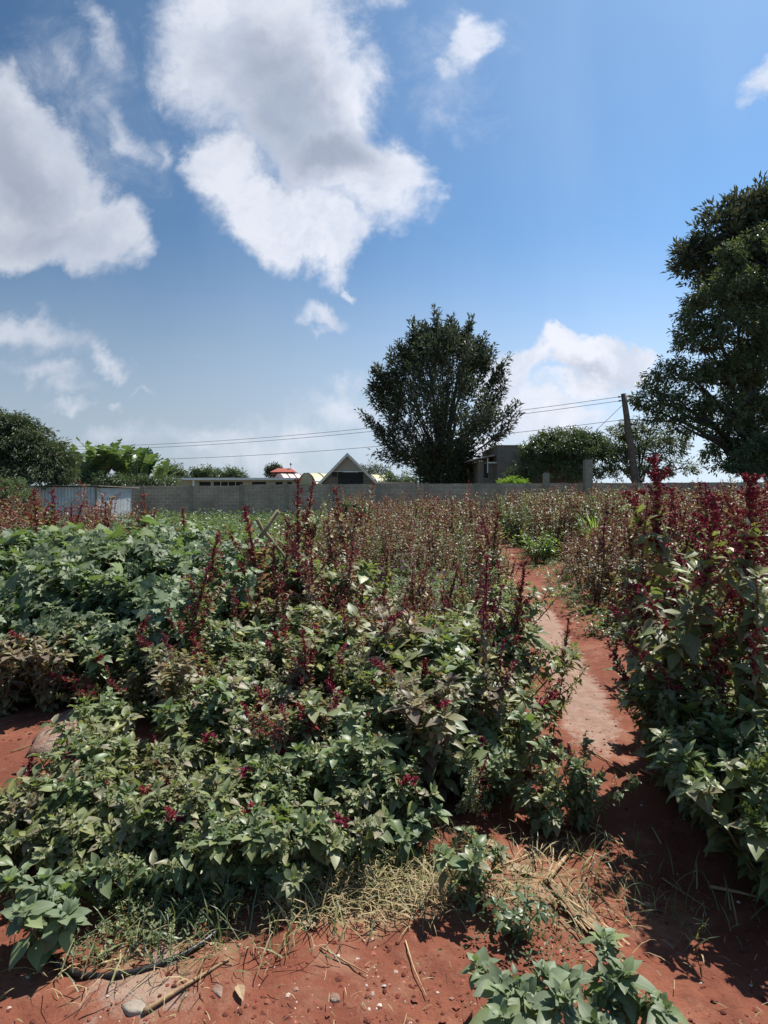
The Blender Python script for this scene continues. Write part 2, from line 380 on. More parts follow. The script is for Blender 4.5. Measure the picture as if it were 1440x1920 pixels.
M_PEB = leaf_mat('pebble', [(.35, .22, .16), (.42, .33, .26), (.28, .12, .08), (.5, .42, .36), (.22, .08, .05), (.3, .28, .26)], trans=0.0, vein=0, rough=.9, spec=.2, under=(.3, .2, .15))
M_CLOD = leaf_mat('clod', [(.15, .055, .034), (.12, .042, .027), (.19, .08, .05), (.11, .04, .026)], trans=0.0, vein=0, rough=.95, spec=.1, under=(.14, .052, .034))

# ------------------------------------------------------------------ scene bookkeeping
def tag(o, label=None, cat=None, group=None, kind=None):
    if label: o['label'] = label
    if cat: o['category'] = cat
    if group: o['group'] = group
    if kind: o['kind'] = kind
    return o
def empty(name, loc, rz=0.0):
    e = bpy.data.objects.new(name, None); COL.objects.link(e)
    e.location = loc; e.rotation_euler = (0, 0, rz); e.empty_display_size = .1
    return e
def at(px, py, d):
    """point that far out (along +Y) seen at that pixel of the photograph"""
    return np.array([(px - 720) / F * d, d, 1.6 + (934 - py) / F * d])
def gx(px, d): return (px - 720) / F * d

# path centre line and ground relief
PATH = np.array([(1.25, .5), (1.22, 1.6), (1.18, 2.2), (1.2, 3.0), (1.42, 3.8), (1.62, 4.7), (1.95, 6.5), (2.35, 8.7), (2.9, 12), (3.35, 15), (3.7, 18)])
def path_dist(x, y):
    x = np.asarray(x, float); y = np.asarray(y, float)
    best = np.full(x.shape, 1e9)
    for (ax, ay), (bx, by) in zip(PATH[:-1], PATH[1:]):
        t = np.clip(((x - ax) * (bx - ax) + (y - ay) * (by - ay)) / ((bx - ax) ** 2 + (by - ay) ** 2), 0, 1)
        best = np.minimum(best, np.hypot(x - ax - t * (bx - ax), y - ay - t * (by - ay)))
    return best
def gz(x, y):
    x = np.asarray(x, float); y = np.asarray(y, float)
    far = np.clip((y - 3) / 20, 0, 1)
    z = 0.10 * fbm(x * .9, y * .9, 4, 3) + 0.035 * fbm(x * 6, y * 6, 4, 9) * np.clip(1.2 - y / 12, 0, 1)
    pd = path_dist(x, y)
    z = z + 0.05 * np.clip(pd / .6 - .3, 0, 1)
    return z - 0.03
# ------------------------------------------------------------------ ground
def spaced(lo, hi, step0, c0, c1, grow=1.12):
    a = list(np.arange(c0, c1, step0)); s = step0; x = c1
    while x < hi: a.append(x); s *= grow; x += s
    a.append(hi); s = step0; x = c0 - step0; b = []
    while x > lo: b.append(x); s *= grow; x -= s
    b.append(lo)
    return np.array(b[::-1] + a)
xs = spaced(-400, 400, .03, -3.2, 3.2); ys = spaced(-60, 900, .03, 1.3, 6.0)
X, Y = np.meshgrid(xs, ys)
Z = gz(X, Y)
rough_near = np.clip(1.4 - Y / 5, 0, 1) * (np.abs(X) < 4)
Z = Z + rough_near * 0.02 * np.maximum(fbm(X * 16, Y * 16, 3, 21), 0) * 2
m_g, q = new_mat('red_soil')
tcn = q.node('ShaderNodeTexCoord'); P_ = tcn.outputs['Object']
nA = q.noise(P_, 1.7, 8, .6); nB = q.noise(P_, 14, 6, .65); nC = q.noise(P_, 90, 4, .7)
soil = q.mix(q.mr(nA, .35, .65), (.145, .046, .028), (.215, .078, .046))
soil = q.mix(q.mr(nB, .4, .75, 0, .6), soil, (.08, .026, .017))
soil = q.mix(q.mr(nC, .55, .7, 0, .5), soil, (.21, .10, .07))
nD = q.noise(P_, 3.5, 8, .65, .15)
soil = q.mix(q.mr(nD, .52, .68, 0, .6), soil, (.29, .155, .10))
soil = q.mix(q.mr(nD, .44, .34, 0, .55), soil, (.085, .026, .016))
at_ = q.node('ShaderNodeAttribute', attribute_name='dust')
dusty = q.mr(q.m('ADD', at_.outputs['Fac'], q.m('MULTIPLY_ADD', nB, 1.0, -.5)), .35, .65, 0, 1, True)
dust = q.mix(q.mr(nB, .3, .7), (.22, .13, .095), (.32, .235, .19))
soil = q.mix(q.m('MULTIPLY', dusty, .85), soil, dust)
lit_ = q.node('ShaderNodeAttribute', attribute_name='litter')
soil = q.mix(q.mr(q.m('ADD', lit_.outputs['Fac'], q.m('MULTIPLY_ADD', nB, 1.2, -.6)), .3, .7, 0, .75), soil, (.27, .19, .11))
far_ = q.node('ShaderNodeAttribute', attribute_name='green')
soil = q.mix(q.mr(q.m('ADD', far_.outputs['Fac'], q.m('MULTIPLY_ADD', nA, .8, -.4)), .3, .8, 0, .85), soil, (.085, .085, .04))
bmp = q.node('ShaderNodeBump', {'Strength': .9, 'Distance': .012, 'Height': q.m('ADD', q.m('MULTIPLY', nC, .5), nB)})
bs = q.node('ShaderNodeBsdfPrincipled', {'Base Color': soil, 'Roughness': .95, 'Specular IOR Level': .15, 'Normal': bmp.outputs[0]})
finish(q, bs.outputs[0])
A = Acc(); nx, ny = len(xs), len(ys)
i = np.arange(ny - 1)[:, None] * nx + np.arange(nx - 1)[None]
A.add(np.stack([X, Y, Z], -1).reshape(-1, 3), np.stack([i, i + 1, i + nx + 1, i + nx], -1).reshape(-1, 4))
ground = A.build('ground', m_g, smooth=True); tag(ground, kind='structure')
pdg = path_dist(X, Y)
dust_v = np.clip(1.1 - pdg / .30, 0, 1) * np.clip((Y - 3.2) / .9, 0, 1) * np.clip((9.5 - Y) / 1.5, 0, 1)
dust_v = np.maximum(dust_v, .62 * np.exp(-((X + 1.75) ** 2 / .12 + (Y - 2.75) ** 2 / .08)))
dust_v = np.maximum(dust_v, .75 * np.exp(-((X + .78) ** 2 / .05 + (Y - 1.82) ** 2 / .02)))
lit_v = .8 * np.exp(-((X + .1) ** 2 / .16 + (Y - 2.22) ** 2 / .03)) + .6 * np.exp(-((X - .62) ** 2 / .08 + (Y - 2.35) ** 2 / .12)) + .55 * np.exp(-((X + .75) ** 2 / .12 + (Y - 1.95) ** 2 / .03)) + .35 * np.clip((Y - 7) / 8, 0, 1) * (pdg > .5)
green_v = np.maximum(np.clip((Y - 16) / 8, 0, 1), np.clip((np.abs(X) - 6) / 4, 0, 1))
for nm, val in (('dust', dust_v), ('litter', lit_v), ('green', green_v)):
    a = ground.data.attributes.new(nm, 'FLOAT', 'POINT'); a.data.foreach_set('value', val.ravel().astype(np.float32))

# ------------------------------------------------------------------ wall, shed, buildings
def block_mat(name, c1, c2, mortar, bw=.42, bh=.21, swap=False, ms=.012):
    m, q = new_mat(name)
    tcn = q.node('ShaderNodeTexCoord'); s = q.node('ShaderNodeSeparateXYZ', {0: tcn.outputs['Object']})
    v = q.node('ShaderNodeCombineXYZ', {0: q.m('ADD', s.outputs[0], s.outputs[1]), 1: s.outputs[2], 2: 0.0}).outputs[0]
    br = q.node('ShaderNodeTexBrick', {'Vector': v, 'Color1': (*c1, 1), 'Color2': (*c2, 1), 'Mortar': (*mortar, 1), 'Scale': 1.0,
                                       'Mortar Size': ms, 'Brick Width': bw, 'Row Height': bh, 'Bias': 0.0, 'Mortar Smooth': .3})
    nz = q.noise(tcn.outputs['Object'], .9, 8, .65); n2_ = q.noise(tcn.outputs['Object'], 9, 6, .7)
    c = q.mix(q.mr(nz, .38, .62, 0, .75), br.outputs['Color'], tuple(x * .55 for x in c1))
    c = q.mix(q.mr(n2_, .45, .75, 0, .35), c, tuple(min(1, x * 1.7) for x in c1))
    b = q.node('ShaderNodeBump', {'Strength': .7, 'Distance': .02, 'Height': q.m('MULTIPLY_ADD', n2_, .4, q.m('SUBTRACT', 1.0, br.outputs['Fac']))})
    bs = q.node('ShaderNodeBsdfPrincipled', {'Base Color': c, 'Roughness': .92, 'Specular IOR Level': .2, 'Normal': b.outputs[0]})
    finish(q, bs.outputs[0]); return m
M_BLOCK = block_mat('grey_block', (.43, .345, .26), (.32, .26, .20), (.56, .47, .37), ms=.02)
M_BLOCK2 = block_mat('house_block', (.24, .21, .18), (.19, .17, .15), (.31, .28, .25), .4, .2)
M_CONC = plain_mat('concrete', (.34, .29, .23), .9, .25, 4, bump=.4)
M_ZINC = plain_mat('corrugated_zinc', (.62, .63, .64), .5, .2, 2.2, metallic=.2, spec=.5, c2=(.42, .43, .43))
M_RUST = plain_mat('rusty_zinc', (.42, .40, .38), .6, .2, 3, metallic=.3, c2=(.24, .15, .10))
M_WHITE = plain_mat('painted_white', (.80, .80, .78), .7, .08, 1.5)
M_CREAM = plain_mat('cream_render', (.50, .46, .38), .85, .1, 2)
M_GREYR = plain_mat('grey_render', (.50, .48, .45), .85, .12, 2)
M_GLASS = plain_mat('dark_glass', (.02, .02, .025), .35, .2, 2, spec=.2)
M_RED = plain_mat('red_roof', (.38, .09, .06), .7, .2, 6)
M_PINK = plain_mat('faded_pink_sheet', (.55, .45, .43), .6, .15, 3, c2=(.5, .36, .33))
M_YEL = plain_mat('translucent_yellow_sheet', (.55, .50, .30), .5, .12, 2)
M_DARK = plain_mat('dark_interior', (.05, .045, .04), .9, .2, 4)
M_ROOFG = plain_mat('grey_roof', (.36, .36, .36), .75, .15, 3)

# block wall: runs from far left to near right, with piers
WP = [np.array([-24.5, 36.2]), np.array([-8.7, 34.4]), np.array([30.0, 27.4])]
def wall_point(t, seg):
    return WP[seg] + (WP[seg + 1] - WP[seg]) * t
wall = empty('boundary_wall', (0, 34, 0))
tag(wall, 'long grey concrete block wall across the whole back of the field', 'wall')
def wall_seg(a, b, h, th=.2):
    d = (b - a) / np.linalg.norm(b - a); n = np.array([-d[1], d[0]]) * th
    A = Acc(); L = np.linalg.norm(b - a)
    rs = np.random.RandomState(int(h * 100)); k = int(L / .42)
    # slightly uneven top course, block by block
    A.prism([(*a, -.3), (*b, -.3), (*b, h - .21), (*a, h - .21)], (*n, 0))
    for i in range(k):
        p = a + d * (i * L / k + .004); p2 = a + d * ((i + 1) * L / k - .004)
        hh = h + rs.uniform(-.012, .012)
        A.prism([(*p, h - .206), (*p2, h - .206), (*p2, hh), (*p, hh)], (*(n * .985), 0))
    o = A.build('wall_panel', M_BLOCK); o.parent = wall; o.location = (0, -34, 0)
    return d, n
for (a, b, h, step, hp) in ((WP[0], WP[1], 2.36, 2.75, 2.37), (WP[1], WP[2], 2.42, 2.8, 2.43)):
    d, n = wall_seg(a, b, h)
    L = np.linalg.norm(b - a); k = int(L / step)
    for i in range(k + 1):
        p = a + d * (i * L / max(k, 1)) * .995 - n * .18 + d * .02
        q2 = p + d * .24
        A = Acc(); A.prism([(*p, -.3), (*q2, -.3), (*q2, hp + .012), (*p, hp + .012)], (*(n * .22), 0))
        o = A.build('pier', M_CONC); o.parent = wall; o.location = (0, -34, 0)
# taller posts standing above the wall
for (px, d_, top, lab) in ((1101, 30.4, 864, 'tall grey concrete post rising above the wall left of the utility pole'),
                           (1023, 31.4, 889, 'shorter grey concrete post above the wall below the round tree')):
    p = at(px, top, d_); A = Acc(); w = .19 if px > 1050 else .15
    A.box(-w, w, -w, w, -.2, p[2]); A.box(-w * .9, w * .9, -w * .9, w * .9, p[2] + .002, p[2] + .05)
    for sx in (-.1, .1):
        A.tube([(sx, 0, p[2]), (sx, .02, p[2] + .22)], .008, 5)
    o = A.build('concrete_post', M_CONC); o.location = (p[0], p[1] - .1, 0); tag(o, lab, 'post')

# corrugated shed
sh = empty('metal_shed', (gx(180, 26), 26, 0))
tag(sh, 'small corrugated metal shed in front of the left end of the wall', 'shed')
hs = at(180, 912, 26)[2]
def corr(a, b, z0, z1, pitch=.09, amp=.016, seed=0):
    a = np.array(a, float); b = np.array(b, float); L = np.linalg.norm(b - a); d = (b - a) / L; n = np.array([d[1], -d[0]])
    k = int(L / pitch * 6); t = np.linspace(0, L, k); w = amp * np.sin(t / pitch * 2 * np.pi)
    P = a + d * t[:, None] + n * w[:, None]
    A = Acc(); V = np.vstack([np.c_[P, np.full(k, z0)], np.c_[P, np.full(k, z1)]]); i = np.arange(k - 1)
    A.add(V, np.stack([i, i + 1, i + k + 1, i + k], -1)); return A
x0 = gx(66, 26.6) - gx(180, 26); x1 = 0
o = corr((x0, .45), (x1, 0), 0, hs - .03, .165, .06).build('front_panel', M_ZINC, sh, smooth=True)
xr = gx(245, 28.4) - gx(180, 26)
o = corr((.02, .02), (xr, 2.4), 0, hs - .06, .11, .012).build('side_panel', M_ZINC, sh, smooth=True)
o = corr((x0, 2.9), (xr, 2.5), 0, hs - .08, .12, .02).build('back_panel', M_ZINC, sh, smooth=True)
o = corr((x0 + .02, 2.9), (x0 + .02, .45), 0, hs - .08, .12, .02).build('side_panel', M_ZINC, sh, smooth=True)
A = Acc(); A.prism([(x0 - .25, .15, hs + .02), (.22, -.2, hs + .01), (xr + .25, 2.9, hs - .03), (x0 - .25, 3.2, hs - .02)], (0, 0, .03))
A.build('roof', M_RUST, sh)
A = Acc(); A.tube([(.02, -.02, 0), (.02, -.02, hs)], .035, 6); A.build('corner_post', M_STAKE, sh)
for x_ in (x0 + .5, x0 + 2.0): 
    A = Acc(); A.tube([(x_, .7, hs - .1), (x_ + .05, .5, hs + .07), (x_ + .7, .3, hs + .08)], .03, 5); A.build('roof_batten', M_STAKE, sh)

# A-frame house
ah = empty('a_frame_house', (0, 50, 0)); tag(ah, 'steep gabled house with dark glazed gable, left of the big dark tree', 'house')
ap = at(652, 855, 50); le = at(600, 905, 50); re = at(712, 912, 50)
ax, az = ap[0], ap[2]; lx, lz, rx, rz = le[0], le[2], re[0], re[2]
def face(P, name, mat, off=(0, .15, 0), y=0.0):
    A = Acc(); A.prism([(p[0], y, p[1]) for p in P], off); return A.build(name, mat, ah)
zl = at(0, 883, 50)[2]                                # lintel height
def xl(z): return ax + (lx - ax) * (az - z) / (az - lz)
def xr_(z): return ax + (rx - ax) * (az - z) / (az - rz)
face([(xl(zl), zl), (xr_(zl), zl), (ax, az)], 'gable_panel', M_GREYR)
wl, wr = gx(634, 50), gx(681, 50)
face([(xl(lz), 0), (wl, 0), (wl, zl - .08), (xl(zl), zl - .08), (xl(lz), lz)], 'side_wall', M_BLOCK2, y=.05)
face([(wr, 0), (xr_(rz), 0), (xr_(rz), rz), (xr_(zl), zl - .08), (wr, zl - .08)], 'side_wall', M_BLOCK2, y=.05)
face([(xl(zl) - .05, zl - .08), (xr_(zl) + .05, zl - .08), (xr_(zl), zl - .003), (xl(zl), zl - .003)], 'lintel', M_WHITE, off=(0, .2, 0), y=-.1)
zt = at(0, 894, 50)[2]
pane = face([(wl, 0), (wr, 0), (wr, zl - .09), (wl, zl - .09)], 'window', M_GLASS, y=.14)
A = Acc()
A.box(wl, wr, .06, .12, zt - .04, zt + .04)
for t_ in np.linspace(0, 1, 5): A.box(wl + (wr - wl) * t_ - .03, wl + (wr - wl) * t_ + .03, .063, .117, zt + .045, zl - .1)
for t_ in (0, .5, 1): A.box(wl + (wr - wl) * t_ - .025, wl + (wr - wl) * t_ + .025, .063, .117, 1.0, zt - .045)
fr = A.build('window_frame', M_DARK, pane)
for (x_a, x_b) in ((gx(623, 50), gx(632, 50)),):
    A = Acc(); A.box(x_a, x_b, .02, .045, zt + .03, zl - .1); A.build('side_window', M_GLASS, ah)
for (sx, sz, nm) in ((lx - .45, lz - .42, 0), (rx + .55, rz - .40, 1)):
    A = Acc(); dx, dz = sx - ax, sz - (az + .22); Ln = math.hypot(dx, dz)
    nx_, nz_ = -dz / Ln * (1 if sx < ax else -1), abs(dx) / Ln
    nx_ = -abs(dz) / Ln if sx < ax else abs(dz) / Ln
    th = .16; top = (ax, az + .22)
    A.prism([(top[0], -.5, top[1]), (sx, -.5, sz), (sx - nx_ * th, -.5, sz - nz_ * th), (top[0], -.5, top[1] - th * 1.35)], (0, 9.5, 0))
    r_ = A.build('roof', M_ROOFG, ah)
    A = Acc()
    A.prism([(top[0], -.58, top[1] + .03), (sx, -.58, sz + .03), (sx - nx_ * .2, -.58, sz - nz_ * .2), (top[0], -.58, top[1] - .27)], (0, .075, 0))
    A.build('bargeboard', M_WHITE, r_)
A = Acc(); A.box(rx + .2, rx + 2.9, 1.0, 4.0, 0, 2.95); A.box(rx, rx + 3.2, .8, 4.2, 2.953, 3.05)
A.build('lean_to', M_GREYR, ah)
A = Acc(); z_ = at(0, 902, 50)[2]; A.box(lx - .75, lx + .1, -.4, -.28, z_ - .1, z_); A.build('gutter', M_WHITE, ah)

# long low building
lb = empty('long_low_building', (0, 60, 0)); tag(lb, 'long low cream building with flat pale roof behind the wall', 'building')
xa, xb = gx(322, 60), gx(600, 60); zr = at(0, 897, 60)[2]
A = Acc()
wins = [(372, 396), (399, 456), (471, 500), (515, 531), (537, 548)]
wz0, wz1 = at(0, 916, 60)[2], at(0, 903.5, 60)[2]
A.box(xa, xb, 0, .2, 0, wz0); A.box(xa, xb, 0, .2, wz1, zr - .12)
pe = [322] + [v for w in wins for v in w] + [600]
for k in range(0, len(pe), 2): A.box(gx(pe[k], 60), gx(pe[k + 1], 60), .001, .199, wz0 + .001, wz1 - .001)
A.box(xa, xb, 6, 6.2, 0, zr - .12); A.box(xa, xa + .2, .21, 5.99, 0, zr - .12)
A.build('wall', M_CREAM, lb)
A = Acc(); A.box(xa - .4, xb + .4, -.9, 6.6, zr - .117, zr); A.box(xa - .42, xb + .42, -.94, -.903, zr - .2, zr + .03); A.build('roof', M_WHITE, lb)
for (a_, b_) in wins:
    A = Acc(); A.box(gx(a_, 60), gx(b_, 60), .12, .16, wz0, wz1); w_ = A.build('window', M_GLASS, lb)
    for x_ in np.linspace(gx(a_, 60) + .03, gx(b_, 60) - .03, max(2, (b_ - a_) // 10)):
        A = Acc(); A.box(x_ - .03, x_ + .03, .07, .115, wz0, wz1); A.build('mullion', M_WHITE, w_)
for x_ in (366, 318):
    A = Acc(); A.box(gx(x_, 60), gx(x_ + 3, 60), -.8, -.6, 0, zr - .12); A.build('roof_post', M_WHITE, lb)

# barrel roofs
def vault(name, label, px0, px1, ptop, d, mat, ribs, length=9, rot=0.0):
    c = gx(px0, d); r = px1; zt_ = at(0, ptop, d)[2]; zb = 1.6
    e = empty(name, (c, d, 0), rot); tag(e, label, 'arched roof')
    th = np.linspace(0, np.pi, 25); px_ = r * np.cos(th); pz_ = zb + (zt_ - zb) * np.sin(th)
    A = Acc(); V = np.vstack([np.c_[px_, np.full(25, 0), pz_], np.c_[px_, np.full(25, length), pz_]]); i = np.arange(24)
    A.add(V, np.stack([i, i + 1, i + 26, i + 25], -1))
    A.add(np.vstack([np.c_[px_, np.full(25, 0.02), pz_], [(0, .02, zb)]]), None, [(25, k + 1, k) for k in range(24)])
    A.build('arched_sheet', mat, e, smooth=True)
    for t_ in np.linspace(0, 1, ribs):
        A = Acc(); A.tube(np.c_[px_ * 1.006, np.full(25, t_ * length), pz_ + .02], .045, 5); A.build('rib', M_DARK, e)
    A = Acc(); A.box(-r * .98, r * .98, .05, .25, 0, zb); A.build('wall', M_CREAM, e); A = Acc(); A.box(-r * .98, r * .98, length - .25, length - .05, 0, zb); A.build('wall', M_CREAM, e)
    return e
vault('arched_greenhouse', 'pale yellow arched roof beside the gabled house', 574, 3.2, 887, 57, M_YEL, 9, 9, R(-62))
vault('arched_canopy', 'faded pinkish arched roof below the little red roof', 522, 2.2, 888, 68, M_PINK, 6, 4.5, R(-55))
# red-roofed tower
rt = empty('red_roofed_pavilion', (gx(530, 75), 75, 0)); tag(rt, 'small pavilion with red hipped roof and a finial', 'pavilion')
w_ = 1.7; zt_, ze = at(0, 877, 75)[2], at(0, 885, 75)[2]
A = Acc(); V = [(-w_, 0, ze), (w_, 0, ze), (w_, 2.6, ze), (-w_, 2.6, ze), (-.9, 1.3, zt_), (.9, 1.3, zt_)]
A.add(V, [(0, 1, 5, 4), (2, 3, 4, 5), (0, 3, 2, 1)], [(1, 2, 5), (3, 0, 4)]); A.build('roof', M_RED, rt)
A = Acc(); A.box(-1.25, 1.25, .4, 2.2, 0, ze - .05); A.build('wall', M_DARK, rt)
A = Acc(); A.box(-1.5, 1.7, .1, .35, ze - .35, ze - .2); A.build('beam', M_RED, rt)
A = Acc(); A.tube([(.85, 1.3, zt_ - .05), (.85, 1.3, zt_ + .65)], .03, 5); A.leaves([(.85, 1.3, zt_ + .55)] * 6, np.random.RandomState(1).randn(6, 3), [(0, 0, 1)] * 6, .22, .3, BEAD); A.build('finial', M_DARK, rt)

# grey block house at the right
bh = empty('unfinished_block_house', (0, 38, 0)); tag(bh, 'unfinished grey block house with flat top and side lean-to, right of the big dark tree', 'house')
X0, X1, X2 = gx(902, 38), gx(933, 38), gx(1098, 38); ZT = at(0, 837, 38)[2]; ZL = at(0, 860, 38)[2]
A = Acc(); A.prism([(X1, 0, 0), (X2, 0, 0), (X2, 0, ZT), (X1, 0, ZT)], (0, 6, 0)); A.build('wall', M_BLOCK2, bh)
A = Acc(); A.box(X1 - .05, X2 + .05, -.06, 6.06, ZT + .002, ZT + .09); A.build('parapet', M_CONC, bh)
zw0, zw1 = at(0, 895, 38)[2], at(0, 868, 38)[2]; wxa, wxb = gx(913, 38), gx(922, 38)
A = Acc()
A.box(X0, wxa, 1.2, 1.4, 0, ZL - .1); A.box(wxb, X1 - .003, 1.2, 1.4, 0, ZL - .1)
A.box(wxa, wxb, 1.203, 1.397, 0, zw0); A.box(wxa, wxb, 1.203, 1.397, zw1, ZL - .1)
A.box(X0, X0 + .2, 1.403, 5.5, 0, ZL - .1); A.build('wing_wall', M_BLOCK2, bh)
A = Acc(); A.box(wxa, wxb, 1.3, 1.33, zw0, zw1); wn = A.build('window', M_GLASS, bh)
A = Acc(); A.box(wxa - .02, wxb + .02, 1.12, 1.197, zw0 - .08, zw0 - .002); A.build('sill', M_CONC, wn)
A = Acc(); zz0, zz1 = at(0, 864, 38)[2], at(0, 853, 38)[2]
A.prism([(X0 - .75, .5, zz0), (X1 - .01, .5, zz1), (X1 - .01, .5, zz1 + .1), (X0 - .75, .5, zz0 + .1)], (0, 5, 0)); A.build('lean_to_roof', M_RUST, bh)
A = Acc(); A.box(X0, X0 + .55, 2.2, 4, ZL + .35, at(0, 853, 38)[2] + .12); A.build('water_tank_wall', M_BLOCK2, bh)
A = Acc(); xx = gx(917, 38); A.tube([(xx, .55, at(0, 886, 38)[2]), (xx, .5, at(0, 858, 38)[2])], .035, 6)
A.tube([(xx, .45, at(0, 867, 38)[2]), (gx(941, 38), .3, at(0, 867, 38)[2])], .045, 6)
A.build('waste_pipe', M_WHITE, bh)
A = Acc(); A.box(gx(1035, 38), gx(1062, 38), -.12, -.003, at(0, 866, 38)[2], at(0, 864, 38)[2]); A.build('ledge', M_CONC, bh)

# utility pole and wires
pb = at(1192, 905, 34); pt = at(1169, 738, 34)
po = empty('utility_pole', (pb[0], 34, 0)); tag(po, 'leaning weathered wooden utility pole with wires, behind the wall', 'pole')
lean = (pt[0] - pb[0]) / (pt[2] - pb[2])
base_x = -lean * (pb[2])
A = Acc(); zs = np.linspace(0, pt[2], 12); A.tube(np.c_[base_x * 0 + lean * (zs - pb[2]), 0 * zs, zs], np.linspace(.27, .15, 12), 10); A.build('shaft', M_WOOD, po, smooth=True)
def pole_x(z): return lean * (z - pb[2])
ins = []
for z_, nm in ((pt[2] - .18, 0), (pt[2] - .42, 0)):
    A = Acc(); xx = pole_x(z_)
    A.tube([(xx - .28, -.05, z_ - .02), (xx + .3, -.05, z_ + .02)], .025, 5)
    A.tube([(xx - .36, -.05, z_ - .03), (xx - .25, -.05, z_ - .02)], .05, 6); A.tube([(xx + .26, -.05, z_ + .02), (xx + .37, -.05, z_ + .03)], .05, 6)
    A.build('insulator', M_DARK, po); ins.append((pb[0] + xx, z_))
def wire(name, lab, P0, P1, sag, r=.015):
    t = np.linspace(0, 1, 40)[:, None]; P = np.array(P0) + (np.array(P1) - np.array(P0)) * t; P[:, 2] -= (4 * sag * t * (1 - t))[:, 0]
    A = Acc(); A.tube(P - P[0], r, 5, cap=False); o = A.build(name, M_WIRE); o.location = P[0]; tag(o, lab, 'wire'); return o
for (x_, z_), py_, lab in zip(ins, (838, 843.5), ('topmost overhead wire running left from the pole', 'middle overhead wire, just under the topmost one')):
    wire('overhead_wire', lab, (x_ - .36, 33.95, z_ - .03), at(80, py_, 52), .75)
zc = at(0, 787, 34)[2]
wire('overhead_wire', 'lowest overhead wire running left below the other two', (pb[0] + pole_x(zc) - .15, 33.9, zc), at(100, 862, 52), .75)
wire('guy_wire', 'slanting stay wire from the pole down to the left', (pb[0] + pole_x(zc + 1.4), 33.95, pt[2] - .6), at(1040, 880, 36), .02)
wire('overhead_wire', 'short wire running right from the pole into the tall tree', (ins[0][0] + .36, 33.95, ins[0][1] + .03), at(1560, 725, 34), .25)
wire('overhead_wire', 'second short wire right of the pole, a little lower', (ins[1][0] + .36, 33.95, ins[1][1] + .03), at(1560, 738, 34), .25)
wire('overhead_wire', 'thick lower wire right of the pole crossing under the tree', (pb[0] + pole_x(zc) + .15, 33.9, zc), at(1560, 783, 34), .2, .03)

# ------------------------------------------------------------------ trees
rng = np.random.RandomState(11)
def rand_dirs(n, rs): return nrm(rs.randn(n, 3))
def limb(P0, P1, bend, rs, n=8, up=0.0):
    t = np.linspace(0, 1, n)[:, None]; P = P0 + (P1 - P0) * t
    P = P + np.sin(t * np.pi) * bend + np.array([0, 0, up]) * np.sin(t * np.pi)
    P[1:-1] += rs.randn(n - 2, 3) * np.linalg.norm(P1 - P0) * .012
    return P
def tuft_leaves(A, centers, axes, rad, length, nl, L, W, rs, tpl=DIAM, up=.3, spread=.9, droop=0.0):
    """leaves set around short shoots: centres scattered along each axis"""
    k = len(centers)
    c = np.repeat(centers, nl, 0); a = np.repeat(nrm(axes), nl, 0)
    t = rs.uniform(-.5, .5, (k * nl, 1)); length = np.broadcast_to(length, (k,)); rad = np.broadcast_to(rad, (k,))
    off = rs.randn(k * nl, 3); off *= (np.repeat(rad, nl) * rs.uniform(0, 1, k * nl) ** .6 / np.maximum(np.linalg.norm(off, axis=1), 1e-6))[:, None]
    P = c + a * t * np.repeat(length, nl)[:, None] + off
    D = nrm(nrm(off) * spread + a * .6 + rs.randn(k * nl, 3) * .35 + np.array([0, 0, -droop]))
    N = nrm(rs.randn(k * nl, 3) * .5 + np.array([0, 0, 1.0]))
    A.leaves(P, D, N, L * rs.uniform(.6, 1.3, k * nl), W * rs.uniform(.7, 1.2, k * nl), tpl)

